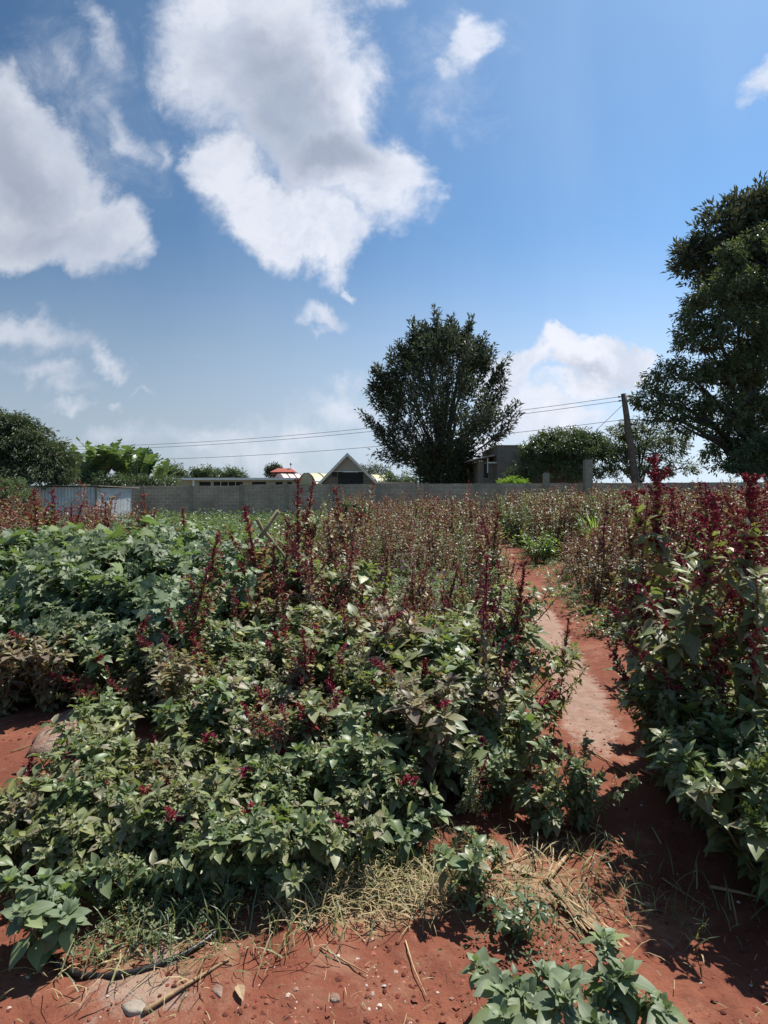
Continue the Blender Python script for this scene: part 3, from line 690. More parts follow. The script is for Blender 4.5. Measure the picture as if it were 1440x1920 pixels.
# big dark vase-shaped tree in the middle
def vase_tree():
    rs = np.random.RandomState(5); d = 42.0; x0 = gx(828, d)
    e = empty('vase_shaped_tree', (x0, d, 0)); tag(e, 'big dark tree of upswept branches, tallest in the middle of the wall line', 'tree')
    s = d / F
    # silhouette of the crown: height (px above horizon) -> left and right reach in px
    prof = np.array([(28, 42, 42), (55, 52, 50), (72, 95, 65), (100, 108, 92), (125, 140, 118), (150, 146, 130), (175, 142, 128), (205, 138, 130), (240, 130, 122),
                     (275, 116, 108), (305, 88, 80), (325, 60, 66), (336, 30, 35)])
    T = Acc(); B = Acc()
    T.tube([(0, 0, 0), (.1, 0, .8), (0, 0, 1.8), (-.1, 0, 3.0)], [.55, .46, .42, .3], 10)
    T.tube([(.3, .2, 0), (.6, .2, 1.2), (1.0, .1, 3.0)], [.3, .25, .2], 8)
    cents = []; axs = []; rads = []
    n = 400
    hs_ = rs.uniform(0, 1, n) ** .8 * (334 - 55) + 50
    for i in range(n):
        h = hs_[i]; l = np.interp(h, prof[:, 0], prof[:, 1]); r = np.interp(h, prof[:, 0], prof[:, 2])
        u = rs.uniform(-1, 1); wv = math.sqrt(rs.uniform(.0, 1)); ang = rs.uniform(0, 2 * np.pi)
        # points favour the outer shell of the crown
        rr = wv ** .6; cx = rr * math.cos(ang); cy = rr * math.sin(ang)
        rag = .86 + .26 * float(fbm(np.array(ang * 2.2 + 9), np.array(h * .022), 3, 77)) * 2; x = (cx * (r if cx > 0 else l)) * s * .90 * rag; y = cy * (l + r) / 2 * s * .85 * rag
        z = 1.6 + h * s * .915
        P = np.array([x, y, z]); org = np.array([x * .12, y * .12, 1.6 + max(0, h * .20) * s])
        ax_ = nrm(P - org); ax_ = nrm(ax_ + np.array([0, 0, .35]))
        cents.append(P); axs.append(ax_); rads.append(rs.uniform(.26, .5))
        if i % 5 == 0:
            t = np.linspace(0, 1, 7)[:, None]; Q = org + (P - org) * t; Q[:, :2] += (np.sin(t[:, 0] * np.pi) * -.1)[:, None] * (P - org)[:2]
            Q[1:-1] += rs.randn(5, 3) * .05
            T.tube(Q, np.linspace(.085, .018, 7), 5, cap=False)
    # suckering foliage round the foot
    for i in range(150):
        a = rs.uniform(0, 2 * np.pi); rr = rs.uniform(.1, 1) ** .5; z = rs.uniform(1.8, 5.4)
        w = 1.9 if z > 3 else 1.6
        cents.append(np.array([.2 + rr * w * math.cos(a), rr * 1.6 * math.sin(a), z])); axs.append(np.array([math.cos(a) * .4, math.sin(a) * .4, 1])); rads.append(.5)
    # stray shoots that break the outline
    rr_ = np.random.RandomState(8); extra = [(rr_.uniform(700, 945), 0, rr_.uniform(.7, 1.3)) for _ in range(26)]
    extra = [(px_, 934 - np.interp(abs(px_ - 828), [0, 60, 95, 120, 135], [308, 292, 250, 210, 165]) + rr_.uniform(-6, 22), L_) for (px_, _, L_) in extra]
    for (px, py, L) in (*extra, (690, 788, 1.2), (735, 780, 1.1), (712, 808, 1.0), (950, 800, 1.6), (938, 812, 1.3), (925, 760, 1.2), (940, 690, 1.4), (880, 612, .9), (817, 602, .9), (775, 620, .8),
                        (845, 615, .8), (722, 855, 1.2), (745, 852, 1.0), (955, 772, .8), (905, 655, 1.2), (712, 720, .9), (700, 752, .9), (726, 835, .9)):
        P = at(px, py, d) - np.array([x0, d, 0]); ax_ = nrm(P - np.array([0, 0, 3.0])); T.tube([P - ax_ * L * 2.2, P - ax_ * L, P + ax_ * L * .4], [.04, .03, .01], 5)
        for k in range(5):
            cents.append(P + ax_ * (k - 3) * L * .36 + rs.randn(3) * .14); axs.append(ax_); rads.append(.27)
    tuft_leaves(B, np.array(cents), np.array(axs), np.array(rads), 1.15, 46, .36, .125, rs, spread=.75)
    T.build('trunk', M_BARK, e, smooth=True); B.build('crown', M_TREE, e)
vase_tree()

def pad_tree(name, label, d, base_px, pads, mat, nleaf, L, W, limbs=True, rs=None, depth=1.0, droop=.5, z0=0.0, cat='tree', trunk_r=.3, fill=0, bark=None, split=.45, grow=1.12):
    """crown made of drooping domes of foliage: pads = (px, py, rx px, ry px, dy metres)"""
    s = d / F; e = empty(name, (gx(base_px, d), d, 0)); tag(e, label, cat); o0 = np.array([gx(base_px, d), d, 0])
    T = Acc(); B = Acc(); tot = sum(p[2] * p[3] for p in pads)
    topz = max(at(0, p[1], d)[2] for p in pads)
    zz = np.linspace(0, topz * .7, 8)
    T.tube(np.c_[rs.randn(8) * .05 * topz / 8, rs.randn(8) * .05, zz], np.linspace(trunk_r, trunk_r * .3, 8), 9)
    for (px, py, rx, ry, dy) in pads:
        c = at(px, py, d) - o0 + np.array([0, dy, 0]); R_ = np.array([rx * s, (rx + ry) * .5 * s * depth, ry * s]) * grow
        n = int(nleaf * rx * ry / tot)
        k = max(3, int(n / 34))
        v = rand_dirs(k, rs); v[:, 2] = np.abs(v[:, 2]) * 1.0 - split * (rs.uniform(0, 1, k)) ; v = nrm(v)
        rad = rs.uniform(.35, 1, k) ** .45
        C = c + v * R_ * rad[:, None]
        C += rs.randn(k, 3) * .08 * R_
        ax_ = nrm(v * np.array([1, 1, .6]) + np.array([0, 0, .1]))
        tuft_leaves(B, C, ax_, np.full(k, .32 * L * 3.2), L * 2.2, 34, L, W, rs, up=.4, spread=.8, droop=droop)
        if limbs:
            st = np.array([0, 0, max(.6, min(c[2] * .55, topz * .55))])
            T.tube(limb(st, c, np.array([0, 0, .06 * np.linalg.norm(c - st)]), rs), np.linspace(trunk_r * .4, .03, 8), 6, cap=False)
            for j in range(min(k, 7)):
                T.tube(limb(c, C[j], np.zeros(3), rs, 5), np.linspace(.04, .012, 5), 4, cap=False)
    T.build('trunk', bark or M_BARK, e, smooth=True); B.build('crown', mat, e)
    return e
rs = np.random.RandomState(21)
# tall back tree at the right edge with open, upswept sprays
pads = [(1400, 395, 45, 40, 0), (1350, 430, 40, 38, 0), (1300, 480, 38, 26, 0), (1375, 470, 70, 42, 0), (1330, 500, 55, 30, 0), (1440, 420, 60, 70, 0), (1420, 370, 30, 30, 0),
        (1410, 520, 80, 60, 0), (1470, 480, 80, 90, 0), (1345, 545, 40, 28, 0), (1480, 390, 50, 50, 0), (1390, 430, 30, 30, 0), (1320, 455, 22, 20, 0), (1290, 470, 20, 14, 0), (1540, 470, 90, 110, 0)]
pad_tree('tall_dark_tree', 'very tall dark tree at the right edge, its top above every other', 38, 1480, pads, M_TREE, 26000, .42, .16, rs=rs, droop=-.4, trunk_r=.5, split=1.3, grow=.98)
# broad layered tree in front of it
pads = [(1440, 500, 90, 60, 0), (1380, 560, 85, 50, 0), (1330, 600, 55, 34, 0), (1480, 580, 100, 80, 1), (1400, 640, 110, 55, 0), (1320, 650, 60, 34, 0), (1300, 620, 30, 18, 0), (1440, 700, 110, 60, .5),
        (1290, 710, 70, 34, 0), (1350, 720, 80, 40, 0), (1240, 745, 50, 24, 0), (1215, 770, 28, 24, 0), (1290, 770, 70, 26, 0), (1380, 780, 90, 44, 0), (1460, 780, 80, 70, 1), (1262, 690, 28, 18, 0),
        (1250, 790, 42, 20, 0), (1330, 810, 60, 26, 0), (1400, 830, 60, 40, 0), (1470, 860, 80, 60, .5), (1205, 745, 20, 12, 0), (1540, 700, 120, 160, 2), (1310, 575, 28, 20, 0), (1370, 850, 40, 40, 0.5), (1420, 880, 70, 30, .5)]
pad_tree('broad_layered_tree', 'broad dark tree at the right edge with drooping layers of glossy leaves', 34.5, 1405, pads, M_TREE2, 60000, .27, .11, rs=rs, droop=.55, trunk_r=.42, split=.1, grow=1.0)
pads = [(1215, 810, 45, 26, 0), (1160, 815, 25, 16, 0), (1180, 840, 40, 26, 0), (1230, 850, 42, 26, 0), (1150, 850, 26, 22, 0), (1200, 880, 60, 24, 0), (1255, 830, 30, 24, 0), (1165, 880, 26, 20, 0), (1270, 880, 30, 18, 0), (1190, 795, 22, 10, 0)]
pad_tree('open_crowned_tree', 'smaller dark airy tree behind the utility pole', 36.5, 1200, pads, M_TREE2, 11000, .2, .075, rs=rs, droop=.3, trunk_r=.16, split=.9)
pads = [(1415, 850, 30, 20, 0), (1440, 840, 40, 24, 0), (1390, 880, 26, 18, 0), (1430, 885, 45, 24, 0), (1480, 860, 50, 40, 0)]
pad_tree('pale_leaved_bush', 'pale green bush low at the right edge under the dark trees', 31.5, 1440, pads, M_TREE3, 7000, .2, .08, rs=rs, trunk_r=.1, cat='bush')
pads = [(1060, 850, 70, 38, 0), (1030, 872, 45, 32, 0), (1095, 860, 45, 34, 0), (1060, 825, 45, 16, 0), (1000, 850, 22, 16, 0), (1110, 835, 26, 18, 0), (1040, 890, 80, 20, 0), (1028, 832, 28, 16, 0), (1085, 825, 26, 12, 0)]
pad_tree('round_green_tree', 'round mid green tree in front of the grey block house', 36, 1060, pads, M_TREE3, 20000, .22, .08, rs=rs, trunk_r=.2, bark=M_BARKP)
pads = [(15, 820, 60, 40, 0), (60, 850, 50, 40, 0), (95, 870, 38, 34, 0), (10, 870, 60, 50, -.5), (-60, 850, 90, 70, 0), (70, 890, 60, 30, -.4), (115, 885, 22, 24, 0), (30, 800, 30, 16, 0), (5, 790, 24, 12, 0), (-50, 810, 60, 40, 0)]
pad_tree('mango_tree', 'dense dark rounded tree filling the left edge of the skyline', 27, 10, pads, M_MANGO, 44000, .2, .06, rs=rs, trunk_r=.35, droop=.7, split=.7)
pads = [(25, 925, 36, 26, 0), (-10, 930, 40, 34, 0), (45, 940, 24, 20, 0), (10, 905, 26, 12, 0), (5, 965, 40, 26, 0), (50, 965, 20, 16, 0)]
pad_tree('grey_green_bush', 'grey green bush at the left edge beside the metal shed', 19, 15, pads, M_SHR, 7000, .09, .03, rs=rs, trunk_r=.05, cat='bush', droop=.1, split=.8)
# small far trees on the skyline
far = [('distant_tree', 'small distant tree at the left end of the low building roof', 70, 328, [(328, 887, 20, 12, 0), (318, 891, 12, 9, 0), (338, 892, 12, 8, 0)], M_TREE3),
       ('distant_tree', 'small distant tree above the roof, left one of the close pair', 72, 382, [(382, 888, 20, 10, 0), (370, 892, 12, 8, 0)], M_TREE3),
       ('distant_tree', 'wide distant tree above the roof, right one of the close pair', 74, 430, [(425, 890, 22, 10, 0), (445, 891, 14, 9, 0), (410, 893, 14, 7, 0)], M_TREE3),
       ('distant_tree', 'dark small tree just left of the little red roof', 80, 512, [(514, 887, 12, 12, 0), (520, 880, 6, 6, 0)], M_TREE),
       ('distant_tree', 'dark rounded tree behind the right slope of the gabled roof', 62, 700, [(700, 890, 28, 18, 0), (690, 880, 14, 8, 0), (718, 900, 14, 12, 0)], M_TREE),
       ('distant_tree', 'pale green feathery tree between gabled house and big dark tree', 56, 748, [(748, 902, 26, 16, 0), (730, 905, 18, 14, 0), (766, 906, 16, 12, 0)], M_TREE3),
       ('distant_tree', 'fresh green small tree just right of the big dark tree trunk', 46, 880, [(880, 893, 20, 16, 0), (893, 885, 12, 10, 0), (866, 900, 14, 12, 0)], M_TREE3),
       ('distant_tree', 'grey green tree partly hidden behind the small fresh green one', 60, 892, [(894, 885, 14, 14, 0), (900, 878, 8, 8, 0)], M_TREE),
       ('distant_tree', 'bright low tree crown over the wall before the block house', 33, 962, [(962, 907, 20, 6, 0)], M_BRI)]
for (nm, lab, d_, bpx, pads, mt) in far:
    pad_tree(nm, lab, d_, bpx, pads, mt, 2600 if d_ > 50 else 2400, .0046 * d_, .0018 * d_, rs=rs, trunk_r=.1, droop=.1, split=.9)

# banana plants
def banana(px, d, h, n, seed, lab):
    rs_ = np.random.RandomState(seed); e = empty('banana_plant', (gx(px, d), d, 0)); tag(e, lab, 'banana plant', 'banana plants behind the shed')
    A = Acc(); A.tube([(0, 0, 0), (.05, 0, h * .3), (0, 0, h * .55)], [.16, .13, .09], 8); A.build('trunk', M_BARKP, e, smooth=True)
    for k in range(n):
        az = k * 2.4 + rs_.uniform(-.4, .4); el = R(rs_.uniform(58, 88)); Ln = rs_.uniform(.52, .66) * h; w = .17 * Ln
        m_ = 12; t = np.linspace(0, 1, m_); ang = el - t ** 1.6 * rs_.uniform(.3, 1.3)
        dr = np.cos(ang) * Ln / m_; dz = np.sin(ang) * Ln / m_; r_ = np.cumsum(dr); z_ = h * .5 + np.cumsum(dz)
        C = np.c_[r_ * math.cos(az), r_ * math.sin(az), z_]
        side = np.array([-math.sin(az), math.cos(az), 0]); A = Acc()
        wd = w * np.clip(np.sin(np.pi * np.clip((t - .12) / .88, 0, 1)) ** .5, .05, 1)
        # strips with small tears between them
        for i_ in range(1, m_ - 1):
            for sg in (-1, 1):
                j = rs_.uniform(-.06, .0) * 1; f_ = .96
                a = C[i_]; b = C[i_] + (C[i_ + 1] - C[i_]) * f_
                tw = rs_.uniform(-.35, .1) * w
                A.add([a, b, b + sg * side * wd[i_ + 1] + (0, 0, .25 * w + tw), a + sg * side * wd[i_] + (0, 0, .25 * w + tw * .5)], [(0, 1, 2, 3)], UV=[(0, t[i_]), (0, t[i_ + 1]), (sg, t[i_ + 1]), (sg, t[i_])])
        A.tube(C, np.linspace(.03, .01, m_), 4, mat=0); A.build('leaf', M_BAN, e)
bl = [(150, 30.2, 4.2, 9, 'banana plant nearest the dark rounded tree'), (178, 31.5, 4.0, 9, 'banana plant second from the dark rounded tree'), (196, 33, 4.6, 10, 'tallest banana plant, in the middle of the clump'),
      (225, 34, 4.5, 10, 'banana plant right of the tallest one'), (250, 37, 4.0, 9, 'banana plant with drooping leaves right of centre'), (272, 37, 4.0, 9, 'banana plant second from the right end of the clump'), (298, 38, 3.6, 9, 'banana plant at the right end of the clump'),
      (165, 39, 4.0, 8, 'banana plant behind the left part of the clump'), (240, 40, 4.3, 9, 'banana plant behind the middle of the clump')]
for k, (px, d_, h, n, lab) in enumerate(bl):
    d_ = max(d_, 38.5); banana(px, d_ + k * .25, h * 1.16, n - 2, 40 + k, lab)
pads = [(150, 900, 30, 10, 0), (200, 903, 40, 9, 0), (250, 904, 40, 8, 0), (300, 905, 30, 8, 0)]
pad_tree('hedge', 'low green hedge growing under the banana plants', 37.6, 220, pads, M_TREE3, 6000, .24, .07, rs=rs, trunk_r=.06, cat='hedge')
A = Acc(); p = at(146, 845, 30); A.tube([(0, 0, 0), (0, 0, p[2])], .03, 6); A.box(-.12, .12, -.02, .02, p[2] + .002, p[2] + .03)
o = A.build('thin_pole', M_WIRE); o.location = (p[0], 37.2, 0); tag(o, 'thin straight pole standing among the banana leaves', 'pole')

# ------------------------------------------------------------------ plants
def beads(A, P, r, n, size, rs, mat=0):
    """little pointed beads set all round a curve"""
    P = np.asarray(P, float); t = rs.uniform(0, len(P) - 1.001, n); i = t.astype(int); f = (t - i)[:, None]
    C = P[i] * (1 - f) + P[i + 1] * f; T = nrm(P[i + 1] - P[i])
    rr = np.interp(t, np.arange(len(P)), np.broadcast_to(r, (len(P),)))
    O = rs.randn(n, 3); O = nrm(O - T * (O * T).sum(1, keepdims=True))
    D = nrm(O + T * .7)
    A.leaves(C + O * rr[:, None] * .25, D, T + O * .1, size * rs.uniform(.7, 1.3, n) * (rr / np.max(r)) ** .3 , size * .75, BEAD, mat)
def curve(P0, d0, L, n, bend, rs, wob=.05):
    P = [np.array(P0, float)]; d = nrm(np.array(d0, float))
    for k in range(n - 1):
        d = nrm(d + np.asarray(bend) / n + rs.randn(3) * wob); P.append(P[-1] + d * L / (n - 1))
    return np.array(P)
def axis_leaves(A, P, n, L, rs, t0=.1, tpl=LEAF, wr=.52, el=(10, 50), taper=(.9, 1.0, .35), mat=0, az0=0.0):
    """spiral of leaves up an axis; taper = relative leaf size at foot, middle, tip"""
    k = len(P); t = np.linspace(t0, 1, n) + rs.uniform(-.5, .5, n) * .6 / n; t = np.clip(t, 0, .999)
    i = np.minimum((t * (k - 1)).astype(int), k - 2); f = (t * (k - 1) - i)[:, None]
    C = P[i] * (1 - f) + P[i + 1] * f; T = nrm(P[i + 1] - P[i])
    ref = np.where(np.abs(T[:, 2:3]) < .95, np.array([[0, 0, 1.0]]), np.array([[1.0, 0, 0]]))
    X_ = nrm(np.cross(ref, T)); Y_ = np.cross(T, X_)
    az = az0 + np.arange(n) * 2.4 + rs.uniform(-.5, .5, n)
    rad = np.cos(az)[:, None] * X_ + np.sin(az)[:, None] * Y_
    e_ = np.radians(np.interp(t, [0, 1], el) + rs.uniform(-22, 18, n))
    D = rad * np.cos(e_)[:, None] + T * np.sin(e_)[:, None]
    D[:, 2] -= np.maximum(0, .25 - np.abs(D[:, 2])) * rs.uniform(0, 1, n)
    up = T + np.array([0, 0, 1.2]) + rs.randn(n, 3) * .38; D[:, 2] -= (rs.uniform(0, 1, n) < .18) * rs.uniform(.3, 1.1, n)
    s_ = np.interp(t, [0, .5, 1], taper) * L * rs.uniform(.4, 1.35, n)
    ww = s_ * wr * rs.uniform(.8, 1.15, n)
    if tpl is LEAF:
        k_ = rs.uniform(0, 1, n) < .4
        if k_.any(): A.leaves((C + rad * .004)[k_], D[k_], up[k_], s_[k_], ww[k_], LEAF2, mat)
        k_ = ~k_
        if k_.any(): A.leaves((C + rad * .004)[k_], D[k_], up[k_], s_[k_], ww[k_], tpl, mat)
    else: A.leaves(C + rad * .004, D, up, s_, ww, tpl, mat)
def rosette(A, P, T, n, L, rs, tpl=LEAF, wr=.5):
    T = nrm(np.array(T, float)); X_ = nrm(np.cross(T, [.3, .9, .1])); Y_ = np.cross(T, X_); az = np.arange(n) * 2.4 + rs.uniform(0, 6)
    rad = np.cos(az)[:, None] * X_ + np.sin(az)[:, None] * Y_
    e_ = np.radians(np.linspace(-5, 62, n) + rs.uniform(-20, 16, n)); D = rad * np.cos(e_)[:, None] + T * np.sin(e_)[:, None]
    s_ = np.linspace(1, .32, n) * L * rs.uniform(.6, 1.2, n)
    A.leaves(np.array(P) - T * np.linspace(.035, 0, n)[:, None], D, T + rs.randn(n, 3) * .12, s_, s_ * wr, tpl)

def tall_amaranth(seed, H=1.25, nl=115, L=.10, nb=11, spike=.38, fin=22, mat=None, spk=None, stem=None, beadn=28, cone=.13, arms=0, simple=False):
    rs = np.random.RandomState(seed); root = empty('amaranth_plant', (0, 0, 0))
    S, FO, FL = Acc(), Acc(), Acc(); tpl = LEAFN if simple else LEAF
    P = curve((0, 0, 0), (rs.uniform(-.12, .12), rs.uniform(-.12, .12), 1), H, 14, (rs.uniform(-.25, .25), rs.uniform(-.25, .25), -.05), rs, .04)
    S.tube(P, np.linspace(.011, .003, 14), 6)
    axis_leaves(FO, P[:12], nl, L, rs, .08, tpl, taper=(.8, 1.05, .5))
    axis_leaves(FO, P[7:], 34, L * .55, rs, .1, tpl, wr=.34, taper=(.9, .6, .3), el=(15, 35))
    def finger(A, c, az, ln, up, n):
        d = np.array([math.cos(az), math.sin(az), up]); Q = curve(c, d, ln, 5, (0, 0, rs.uniform(-1.3, 1.5)), rs, .12)
        beads(A, Q, np.linspace(1, .5, 5) * .010, n, .016, rs)
    k0 = int(14 * (1 - spike))
    top = P[k0:]; beads(FL, top, np.linspace(.015, .008, len(top)), 190, .02, rs)
    for j in range(fin):
        t = j / fin; c = top[0] + (top[-1] - top[0]) * t; i_ = min(int(t * (len(top) - 1)), len(top) - 2); c = top[i_]
        c = top[i_] + (top[i_ + 1] - top[i_]) * rs.uniform(0, 1)
        finger(FL, c, j * 2.4 + rs.uniform(-.4, .4), cone * (1.1 - t * .75) * rs.uniform(.6, 1.2), rs.uniform(.1, .9), int(beadn * (1 - .4 * t)))
    for j in range(nb):
        t = rs.uniform(.1, .72); i_ = int(t * 13); az = j * 2.4 + rs.uniform(-.5, .5); ln = H * (.36 - .2 * t) * rs.uniform(.7, 1.25)
        Q = curve(P[i_], (math.cos(az), math.sin(az), rs.uniform(.5, 1.1)), ln, 8, (0, 0, 1.1), rs, .06)
        S.tube(Q, np.linspace(.006, .0018, 8), 5)
        axis_leaves(FO, Q, int(nl * .22) + 6, L * .8, rs, .12, tpl, taper=(.7, .9, .4)); 
        if rs.rand() < .75:
            beads(FL, Q[4:], np.linspace(.012, .006, 4), 50, .017, rs)
            for _ in range(7): finger(FL, Q[rs.randint(4, 8)], rs.uniform(0, 6.3), .05, .5, 13)
        else: rosette(FO, Q[-1], Q[-1] - Q[-2], 9, L * .75, rs, tpl)
    S.build('stem', stem or M_STEMR, root, smooth=True); FO.build('foliage', mat or M_AMA, root, smooth=True); FL.build('flower_spike', spk or M_SPK, root)
    return root

def bushy_amaranth(seed, H=.6, nb=12, L=.085, mat=None, spk=.25, stem=None, dens=1.0, spread=.6, wr=.52, tass=False):
    rs = np.random.RandomState(seed); root = empty('bushy_amaranth', (0, 0, 0)); S, FO, FLS = Acc(), Acc(), []; nf = 0
    for j in range(nb):
        az = j * 2.4 + rs.uniform(-.5, .5); out = spread * rs.uniform(.15, 1.0) * (1 if j else .05)
        ln = H * rs.uniform(.75, 1.12) * (1.0 + .2 * out)
        Q = curve((rs.uniform(-.02, .02), rs.uniform(-.02, .02), 0), (math.cos(az) * out * 1.6, math.sin(az) * out * 1.6, 1), ln, 9, (0, 0, .5), rs, .07)
        S.tube(Q, np.linspace(.008, .002, 9), 5)
        axis_leaves(FO, Q, int(24 * dens), L, rs, .1, taper=(.75, 1.0, .75), wr=wr, az0=rs.uniform(0, 6))
        rosette(FO, Q[-1], Q[-1] - Q[-2] + np.array([0, 0, .03]), 11, L * rs.uniform(.8, 1.4), rs, wr=wr)
        for i_ in (3, 5, 6, 7):
            a2 = rs.uniform(0, 6.3); q2 = curve(Q[i_], (math.cos(a2), math.sin(a2), .7), ln * .22, 5, (0, 0, .6), rs, .06)
            S.tube(q2, np.linspace(.004, .0015, 5), 4); axis_leaves(FO, q2, int(8 * dens), L * .6, rs, .2, taper=(.8, .9, .6), wr=wr); rosette(FO, q2[-1], q2[-1] - q2[-2], 7, L * .55, rs, wr=wr)
        if rs.rand() < spk:
            nf += 1; q3 = curve(Q[-1], nrm(Q[-1] - Q[-2]) + rs.randn(3) * .25, rs.uniform(.05, .13), 5, (0, 0, rs.uniform(-1.5, .6)), rs, .1)
            FL = Acc(); FLS.append(FL); beads(FL, q3, np.linspace(.012, .005, 5), 60, .017, rs)
            for _ in range(7): 
                q4 = curve(q3[rs.randint(0, 3)], rs.randn(3) + (0, 0, .3), .045, 4, (0, 0, rs.uniform(-1.5, 1)), rs, .1); beads(FL, q4, .008, 14, .015, rs)
    S.build('stem', stem or M_STEMG, root, smooth=True); FO.build('foliage', mat or M_AMA, root, smooth=True)
    for FL in FLS: FL.build('flower_spike', M_TAS if tass else M_SPK, root)
    return root

def nightshade(seed, H=1.2):
    rs = np.random.RandomState(seed); root = empty('nightshade_bush', (0, 0, 0)); S, FO = Acc(), Acc()
    for j in range(17):
        az = j * 2.4; out = rs.uniform(.05, 1.0); ln = H * rs.uniform(.8, 1.12)
        Q = curve((0, 0, 0), (math.cos(az) * out, math.sin(az) * out, 1), ln, 10, (0, 0, .25), rs, .07); S.tube(Q, np.linspace(.011, .003, 10), 5)
        axis_leaves(FO, Q, 20, .21, rs, .22, LOBED, wr=.8, taper=(.6, 1, .9), el=(-10, 25)); rosette(FO, Q[-1], Q[-1] - Q[-2] + np.array([0, 0, .1]), 7, .2, rs, LOBED, .8)
        for i_ in (5, 7, 8):
            a2 = rs.uniform(0, 6.3); q2 = curve(Q[i_], (math.cos(a2), math.sin(a2), .4), ln * .22, 5, (0, 0, .4), rs, .06); S.tube(q2, np.linspace(.005, .002, 5), 4)
            axis_leaves(FO, q2, 7, .18, rs, .3, LOBED, wr=.8, el=(-10, 25)); rosette(FO, q2[-1], q2[-1] - q2[-2], 6, .14, rs, LOBED, .8)
    S.build('stem', M_STEMG, root, smooth=True); FO.build('foliage', M_NS, root, smooth=True); return root

def field_amaranth(seed, H=1.25, green=False):
    rs = np.random.RandomState(seed); root = empty('amaranth_plant', (0, 0, 0)); S, FO, FL = Acc(), Acc(), Acc()
    for j in range(6):
        az = j * 1.05 + rs.uniform(-.3, .3); out = .32 * rs.uniform(.3, 1) * (j > 0); ln = H * (1 if j == 0 else rs.uniform(.65, .95))
        Q = curve((0, 0, 0), (math.cos(az) * out, math.sin(az) * out, 1), ln, 9, (0, 0, .3), rs, .05); S.tube(Q, np.linspace(.008, .002, 9), 4)
        axis_leaves(FO, Q, 66 if green else 58, .10, rs, .04, LEAFN, taper=(.8, 1, .5), wr=.45)
        if rs.rand() < (.3 if green else 1):
            beads(FL, Q[5:], np.linspace(.018, .009, 4), 46, .024, rs)
            for _ in range(6):
                q4 = curve(Q[rs.randint(5, 9)], (rs.randn(), rs.randn(), .6), .10, 3, (0, 0, rs.uniform(-1, 1)), rs, .1); beads(FL, q4, .009, 11, .02, rs)
    S.build('stem', M_STEMR, root); FO.build('foliage', M_GRN if green else (M_AMAD if seed % 2 else M_AMA), root); FL.n and FL.build('flower_spike', M_SPK2, root); return root

def small_weed(seed, H=.16, n=7, L=.045, mat=None, name='low_weed', flower=False):
    rs = np.random.RandomState(seed); root = empty(name, (0, 0, 0)); S, FO, FL = Acc(), Acc(), Acc()
    for j in range(n):
        az = j * 2.4; Q = curve((0, 0, 0), (math.cos(az) * rs.uniform(.3, 1.3), math.sin(az) * rs.uniform(.3, 1.3), 1), H * rs.uniform(.8, 1.6), 6, (0, 0, .5), rs, .08)
        S.tube(Q, np.linspace(.003, .001, 6), 4); axis_leaves(FO, Q, 11, L, rs, .1, LEAF, wr=.6); rosette(FO, Q[-1], Q[-1] - Q[-2], 7, L, rs)
        if flower and j < 3:
            FL = Acc(); FL.leaves(np.repeat(Q[-1:] + (0, 0, .02), 9, 0), nrm(rs.randn(9, 3) + (0, 0, .8)), rs.randn(9, 3), .028, .016, LEAFN); FL.build('flower', M_PUR, root)
    S.build('stem', M_STEMG, root); FO.build('foliage', mat or M_GRN, root, smooth=True)
    return root

PROTO = {
    'low': [bushy_amaranth(251, .38, 11, .095, mat=M_GRN, spk=.08, dens=.7, spread=.9), bushy_amaranth(252, .38, 12, .08, mat=M_AMA, spk=.12, dens=.8, spread=.9), bushy_amaranth(253, .38, 10, .105, mat=M_AMA, spk=.15, dens=.65, spread=.85), bushy_amaranth(254, .38, 13, .07, mat=M_AMAD, spk=.35, dens=.9, spread=.8)],
    'tall': [tall_amaranth(101), tall_amaranth(102, 1.3, 80, .095, 9, .42, 28, mat=M_AMAD), tall_amaranth(103, 1.2, 100, .11, 7, .32, 20, spk=M_SPK2), tall_amaranth(104, 1.25, 90, .09, 10, .45, 30, cone=.10, mat=M_AMAD, spk=M_SPK2)],
    'bush': [bushy_amaranth(201, L=.11, dens=.85, spk=.15), bushy_amaranth(202, .6, 13, .10, mat=M_AMAD, spk=.35, dens=.9), bushy_amaranth(203, .62, 12, .14, mat=M_AMA, spk=.12, dens=.75), bushy_amaranth(204, .58, 14, .09, mat=M_GRN, spk=.25),
             bushy_amaranth(205, .6, 13, .07, mat=M_AMA, spk=.25, dens=1.2), bushy_amaranth(206, .6, 11, .12, mat=M_GRN, spk=.2, dens=.8)],
    'big': [tall_amaranth(301, 1.3, 115, .12, 12, .3, 26, cone=.16, stem=M_STEMG), tall_amaranth(302, 1.3, 120, .115, 14, .25, 18, mat=M_GRN, stem=M_STEMG), tall_amaranth(303, 1.3, 115, .105, 13, .35, 34, cone=.16, mat=M_AMA)],
    'bigbush': [bushy_amaranth(311, .6, 13, .105, mat=M_GRN, spk=.08, dens=.9), bushy_amaranth(312, .6, 13, .095, mat=M_GRN, spk=.2, dens=.9, tass=True)],
    'night': [nightshade(401), nightshade(402), nightshade(403)],
    'field': [field_amaranth(501), field_amaranth(502), field_amaranth(503), field_amaranth(504)],
    'fieldg': [field_amaranth(511, 1.25, True), field_amaranth(512, 1.2, True)],
    'weed': [small_weed(601), small_weed(602, .14, 8, .035, M_AMA), small_weed(603, .2, 7, .05, M_WALLV)],
    'fweed': [small_weed(611, .36, 12, .06, M_NS, 'purple_flowered_weed', True), small_weed(612, .34, 12, .055, M_NS, 'low_weed')],
    'pale': [bushy_amaranth(701, .34, 6, .125, mat=M_NS, spk=.0, dens=.5, wr=.6, spread=.9), bushy_amaranth(702, .34, 6, .115, mat=M_GRN, spk=.0, dens=.5, wr=.55, spread=.7)],
}
